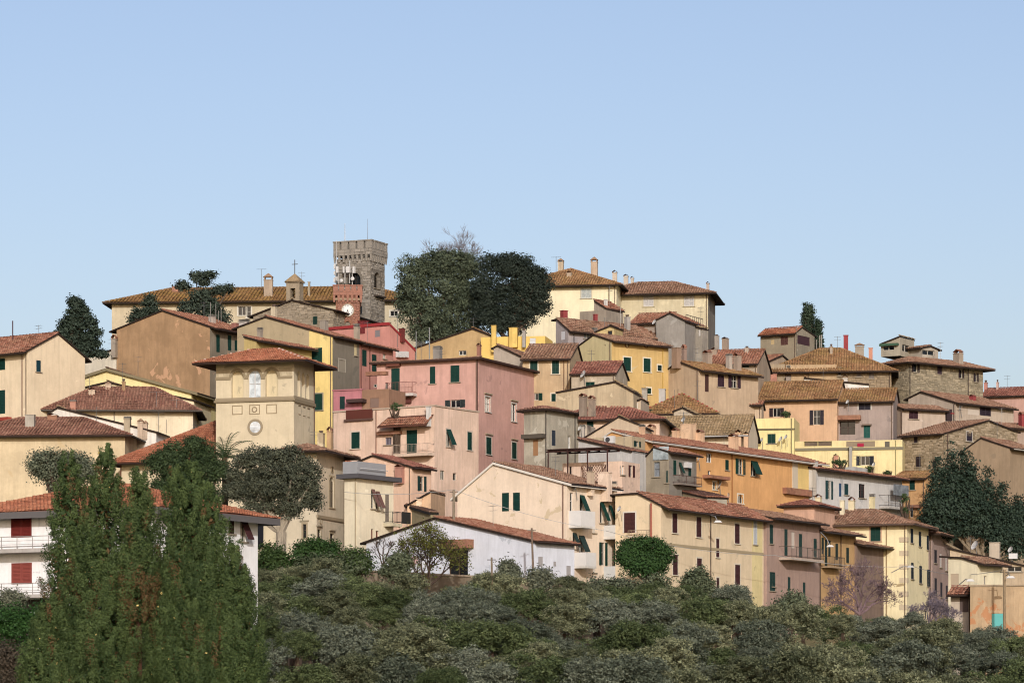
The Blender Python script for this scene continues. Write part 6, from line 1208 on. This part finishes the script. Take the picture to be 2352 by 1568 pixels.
# foreground conifer
def conifer():
    rng = np.random.default_rng(91); Y = 120.0; k = Y / FOC; base = np.array(tuple(at('0', 330, 1568, Y))); base[2] = terr(Y) - .2; parts = []
    root = empty('arborvitae', 'many spired green and brown conifer filling the lower left foreground', 'tree', tuple(base))
    SP = [((152, 1034), (190, 1640), 78), ((242, 1022), (258, 1640), 80), ((205, 1180), (225, 1640), 90), ((322, 1076), (318, 1420), 40), ((401, 1072), (412, 1640), 74), ((440, 1066), (452, 1640), 84), ((472, 1112), (512, 1660), 96), ((420, 1230), (440, 1640), 100), ((128, 1375), (118, 1660), 70), ((535, 1255), (548, 1660), 66)]
    m = MB()
    for (tx, ty), (bx, by), rb in SP:
        n = int(330 * rb / 80); t = rng.random(n) ** .72; an = rng.random(n) * 2 * math.pi; x = tx + (bx - tx) * t; y = ty + (by - ty) * t; dyo = rng.normal(0, .25)
        prof = rb * np.minimum(1, (t * 1.7) ** .8) * (1.0 - .08 * t); rad = (prof * rng.uniform(.7, 1.08, n) + 2) * k
        cc = np.stack([(x - CX) * k + np.cos(an) * rad, Y + np.sin(an) * rad * .85 + dyo, CZ + (HZ - y) * k], 1) - base
        per = 210; out = np.stack([np.cos(an), np.sin(an), np.zeros(n)], 1); al = rng.random(n * per); sc = np.repeat(np.clip(.5 + t * 1.6, 0, 1) * rng.uniform(.8, 1.4, n), per)[:, None]
        wid = (.17 * np.sqrt(np.clip(al * (1.12 - al) * 3.2, .02, 1)))[:, None]; g = rng.normal(size=(n * per, 3)); g /= np.linalg.norm(g, axis=1)[:, None]
        P = np.repeat(cc, per, 0) + sc * (np.array([0, 0, .72]) * (al - .4)[:, None] + np.repeat(out, per, 0) * (.16 * al)[:, None] + g * wid * rng.uniform(.5, 1.1, (n * per, 1)) * [1, 1, .5])
        N = g * .9 + np.repeat(out, per, 0) * .45 + rng.normal(size=P.shape) * .28; N /= np.linalg.norm(N, axis=1)[:, None]
        V, Q = leaf_quads(P, N, .042, rng, .4); ti = np.clip(np.repeat(rng.random(n) * .6, per) + al * .3 + rng.normal(size=n * per) * .1 - .1, 0, .9)
        gap = np.exp(-((x - 325) / 32) ** 2) * (y > 1330) + .5 * np.exp(-((x - 175) / 22) ** 2 - ((y - 1370) / 40) ** 2) + .5 * np.exp(-((x - 470) / 25) ** 2 - ((y - 1470) / 40) ** 2); br = np.repeat(rng.random(n) < gap * 1.1 + .03, per) & (rng.random(n * per) < .75); ti[br] = 1.0; parts.append((V, Q, np.repeat(ti, 4)))
        b0 = np.array(tuple(at('0', bx, by, Y))) - base; t0 = np.array(tuple(at('0', tx, ty + 30, Y))) - base; m.tube([(b0[0], b0[1], 0), tuple((b0 + t0) / 2), tuple(t0)], [.16, .09, .02], 6)
    ni = 34000; ii = rng.integers(0, len(SP), ni); tt = rng.random(ni) ** .8; tp_ = np.array([q[0] for q in SP], float)[ii]; bp_ = np.array([q[1] for q in SP], float)[ii]; rb_ = np.array([q[2] for q in SP], float)[ii]
    xy = tp_ + (bp_ - tp_) * (tt * .94 + .06)[:, None]; ra = rb_ * np.minimum(1, (tt * 1.9) ** .75) * .72 * np.sqrt(rng.random(ni)) * k; aa = rng.random(ni) * 6.283
    P = np.stack([(xy[:, 0] - CX) * k + np.cos(aa) * ra, Y + np.sin(aa) * ra, CZ + (HZ - xy[:, 1]) * k], 1) - base; N = rng.normal(size=P.shape); N /= np.linalg.norm(N, axis=1)[:, None]
    V, Q = leaf_quads(P, N, .11, rng, .5); parts.append((V, Q, np.repeat(np.where(rng.random(ni) < .15, 1.0, .0), 4)))
    V, Q, T = join(parts); mobj('crown', np_mesh('crown', V, Q, leaf_mat('#2a3a22', '#788850', .22, 1.0, '#5f4b30'), T), root); m.obj('trunk', bark_mat('#5a4030'), root)
    n = 260; i = rng.integers(0, len(V), n); P = V[i] + rng.normal(0, .03, (n, 3)) + [0, -.06, 0]; N = rng.normal(size=(n, 3)) + [0, -1, .3]; N /= np.linalg.norm(N, axis=1)[:, None]
    V2, Q2 = leaf_quads(P, N, .05, rng, .8); o = mobj('seed_cones', np_mesh('seed_cones', V2, Q2, flat('#d8c27a')), root); o['kind'] = 'stuff'
conifer()

# ------------------------------------------------------------------ garden walls, poles, wires, lamps
def wall_run(name, label, p0, p1, h, t, mat, cope=None):
    d = (p1 - p0); d.z = 0; L = d.length; a = math.atan2(d.y, d.x); root = empty(name, label, 'wall', (p0.x, p0.y, p0.z - h), a); m = MB(); dz = p1.z - p0.z; i = 0
    m.v = [(0, 0, 0), (L, 0, 0), (L, t, 0), (0, t, 0), (0, 0, h), (L, 0, h + dz), (L, t, h + dz), (0, t, h)]; m.f = [(0, 1, 5, 4), (1, 2, 6, 5), (2, 3, 7, 6), (3, 0, 4, 7), (4, 5, 6, 7)]; m.obj('wall', mat, root)
    if cope: c = MB(); c.v = [(-.1, -.1, h), (L + .1, -.1, h + dz), (L + .1, t + .1, h + dz), (-.1, t + .1, h), (-.1, -.1, h + .15), (L + .1, -.1, h + dz + .15), (L + .1, t + .1, h + dz + .15), (-.1, t + .1, h + .15)]; c.f = [(0, 1, 5, 4), (1, 2, 6, 5), (2, 3, 7, 6), (3, 0, 4, 7), (4, 5, 6, 7), (0, 3, 2, 1)]; c.obj('coping', plaster(cope), root)
wall_run('retaining_wall', 'brown garden retaining wall at the foot of the white barn', at('0', 800, 1310, 269), at('0', 1300, 1336, 268), 6, .5, plaster('#8c7a60', .6, .5, .3), '#a08c70')
wall_run('retaining_wall', 'low brown garden wall below the cream gable house', at('0', 1301, 1340, 267.4), at('0', 1570, 1372, 264), 6, .5, plaster('#937f66', .6, .5, .3), '#a08c70')
def pole(label, v, x, y0, y1, Y, w, col, lean=0, name='utility_pole'):
    p = at(v, x, y1, Y); q = at(v, x + lean, y0, Y); r = w * Y / FOC / 2; root = empty(name, label, 'pole', (p.x, Y, p.z - 2)); m = MB(); m.tube([(0, 0, 0), (q.x - p.x, 0, q.z - p.z + 2)], [r * 1.15, r * .85], 8); m.obj('shaft', bark_mat(col), root)
    c = MB(); c.tube([(q.x - p.x - .35, 0, q.z - p.z + 1.8), (q.x - p.x + .35, 0, q.z - p.z + 1.8)], .035, 5); c.obj('crossarm', flat('#5a5650'), root); return q
p1 = pole('grey concrete pole in front of the cream gable house', 'F', 1917, 1075, 1360, 278, 6.5, '#9a8c78'); p2 = pole('leaning wooden pole at the corner of the white barn', 'K', 320, 110, 520, 268, 5, '#8a7868', -22); p3 = pole('slim wooden pole rising from the thicket below the barn', 'J', 2285, 385, 880, 258, 5, '#8a7c68', -12); p4 = pole('tall wooden pole beside the turquoise door', 'L', 2172, 500, 1080, 268, 7, '#a08c70', -5)
def wire(label, a, b, sag=.5, r=.022):
    m = MB(); mid = [a.lerp(b, t) - Vector((0, 0, sag * 4 * t * (1 - t))) for t in np.linspace(0, 1, 13)]; o = a.copy(); m.tube([p - o for p in mid], r, 4); w = m.obj('overhead_wire', flat('#c9c9c4', .6), None, o); tag(w, label, 'wire', 'overhead wires strung between houses and poles')
a0 = at('F', 888, 1098, 286.5)
wire('overhead wire from the flat eaved cream house to the concrete pole', a0, p1, .3); wire('overhead wire from the concrete pole across the cream gable front', p1, at('G', 1000, 1345, 276), .4); wire('overhead wire along the beige street house front', at('G', 1000, 1345, 276), at('L', 0, 365, 298), .5)
wire('overhead wire along the mauve and ochre street houses', at('L', 0, 365, 298), at('L', 1310, 470, 318), .4); wire('overhead wire from the yellow corner house to the right hand pole', at('L', 1310, 470, 318), p4, .6)
def lamp(label, v, x0, y0, x1, y1, Y, up=True):
    a, b = at(v, x0, y0, Y + 1.2), at(v, x1, y1, Y); root = empty('street_lamp', label, 'lamp', tuple(a)); m = MB(); d = b - a; m.tube([(0, 0, 0), d * .6 + Vector((0, 0, .25)), d], .04, 6); m.obj('arm', flat('#b8b8b4', .5, .4), root)
    s_ = MB(); s_.frustum(d.x, d.y, d.z - .08, d.z + .1, .75, .3, .4, .18); s_.obj('lamp_head', flat('#dcdcda', .5), root)
lamp('street lamp on the front of the ochre street house', 'L', 440, 150, 528, 280, 310); lamp('street lamp on a long arm at the yellow corner house', 'L', 1105, 530, 1285, 472, 322); lamp('street lamp on the cream cottage wall', 'L', 1745, 640, 1845, 602, 280); lamp('street lamp on the pole beside the turquoise door', 'L', 2180, 560, 2225, 572, 267.5); lamp('wall lamp on the beige street house', 'G', 1985, 1200, 2050, 1258, 291)
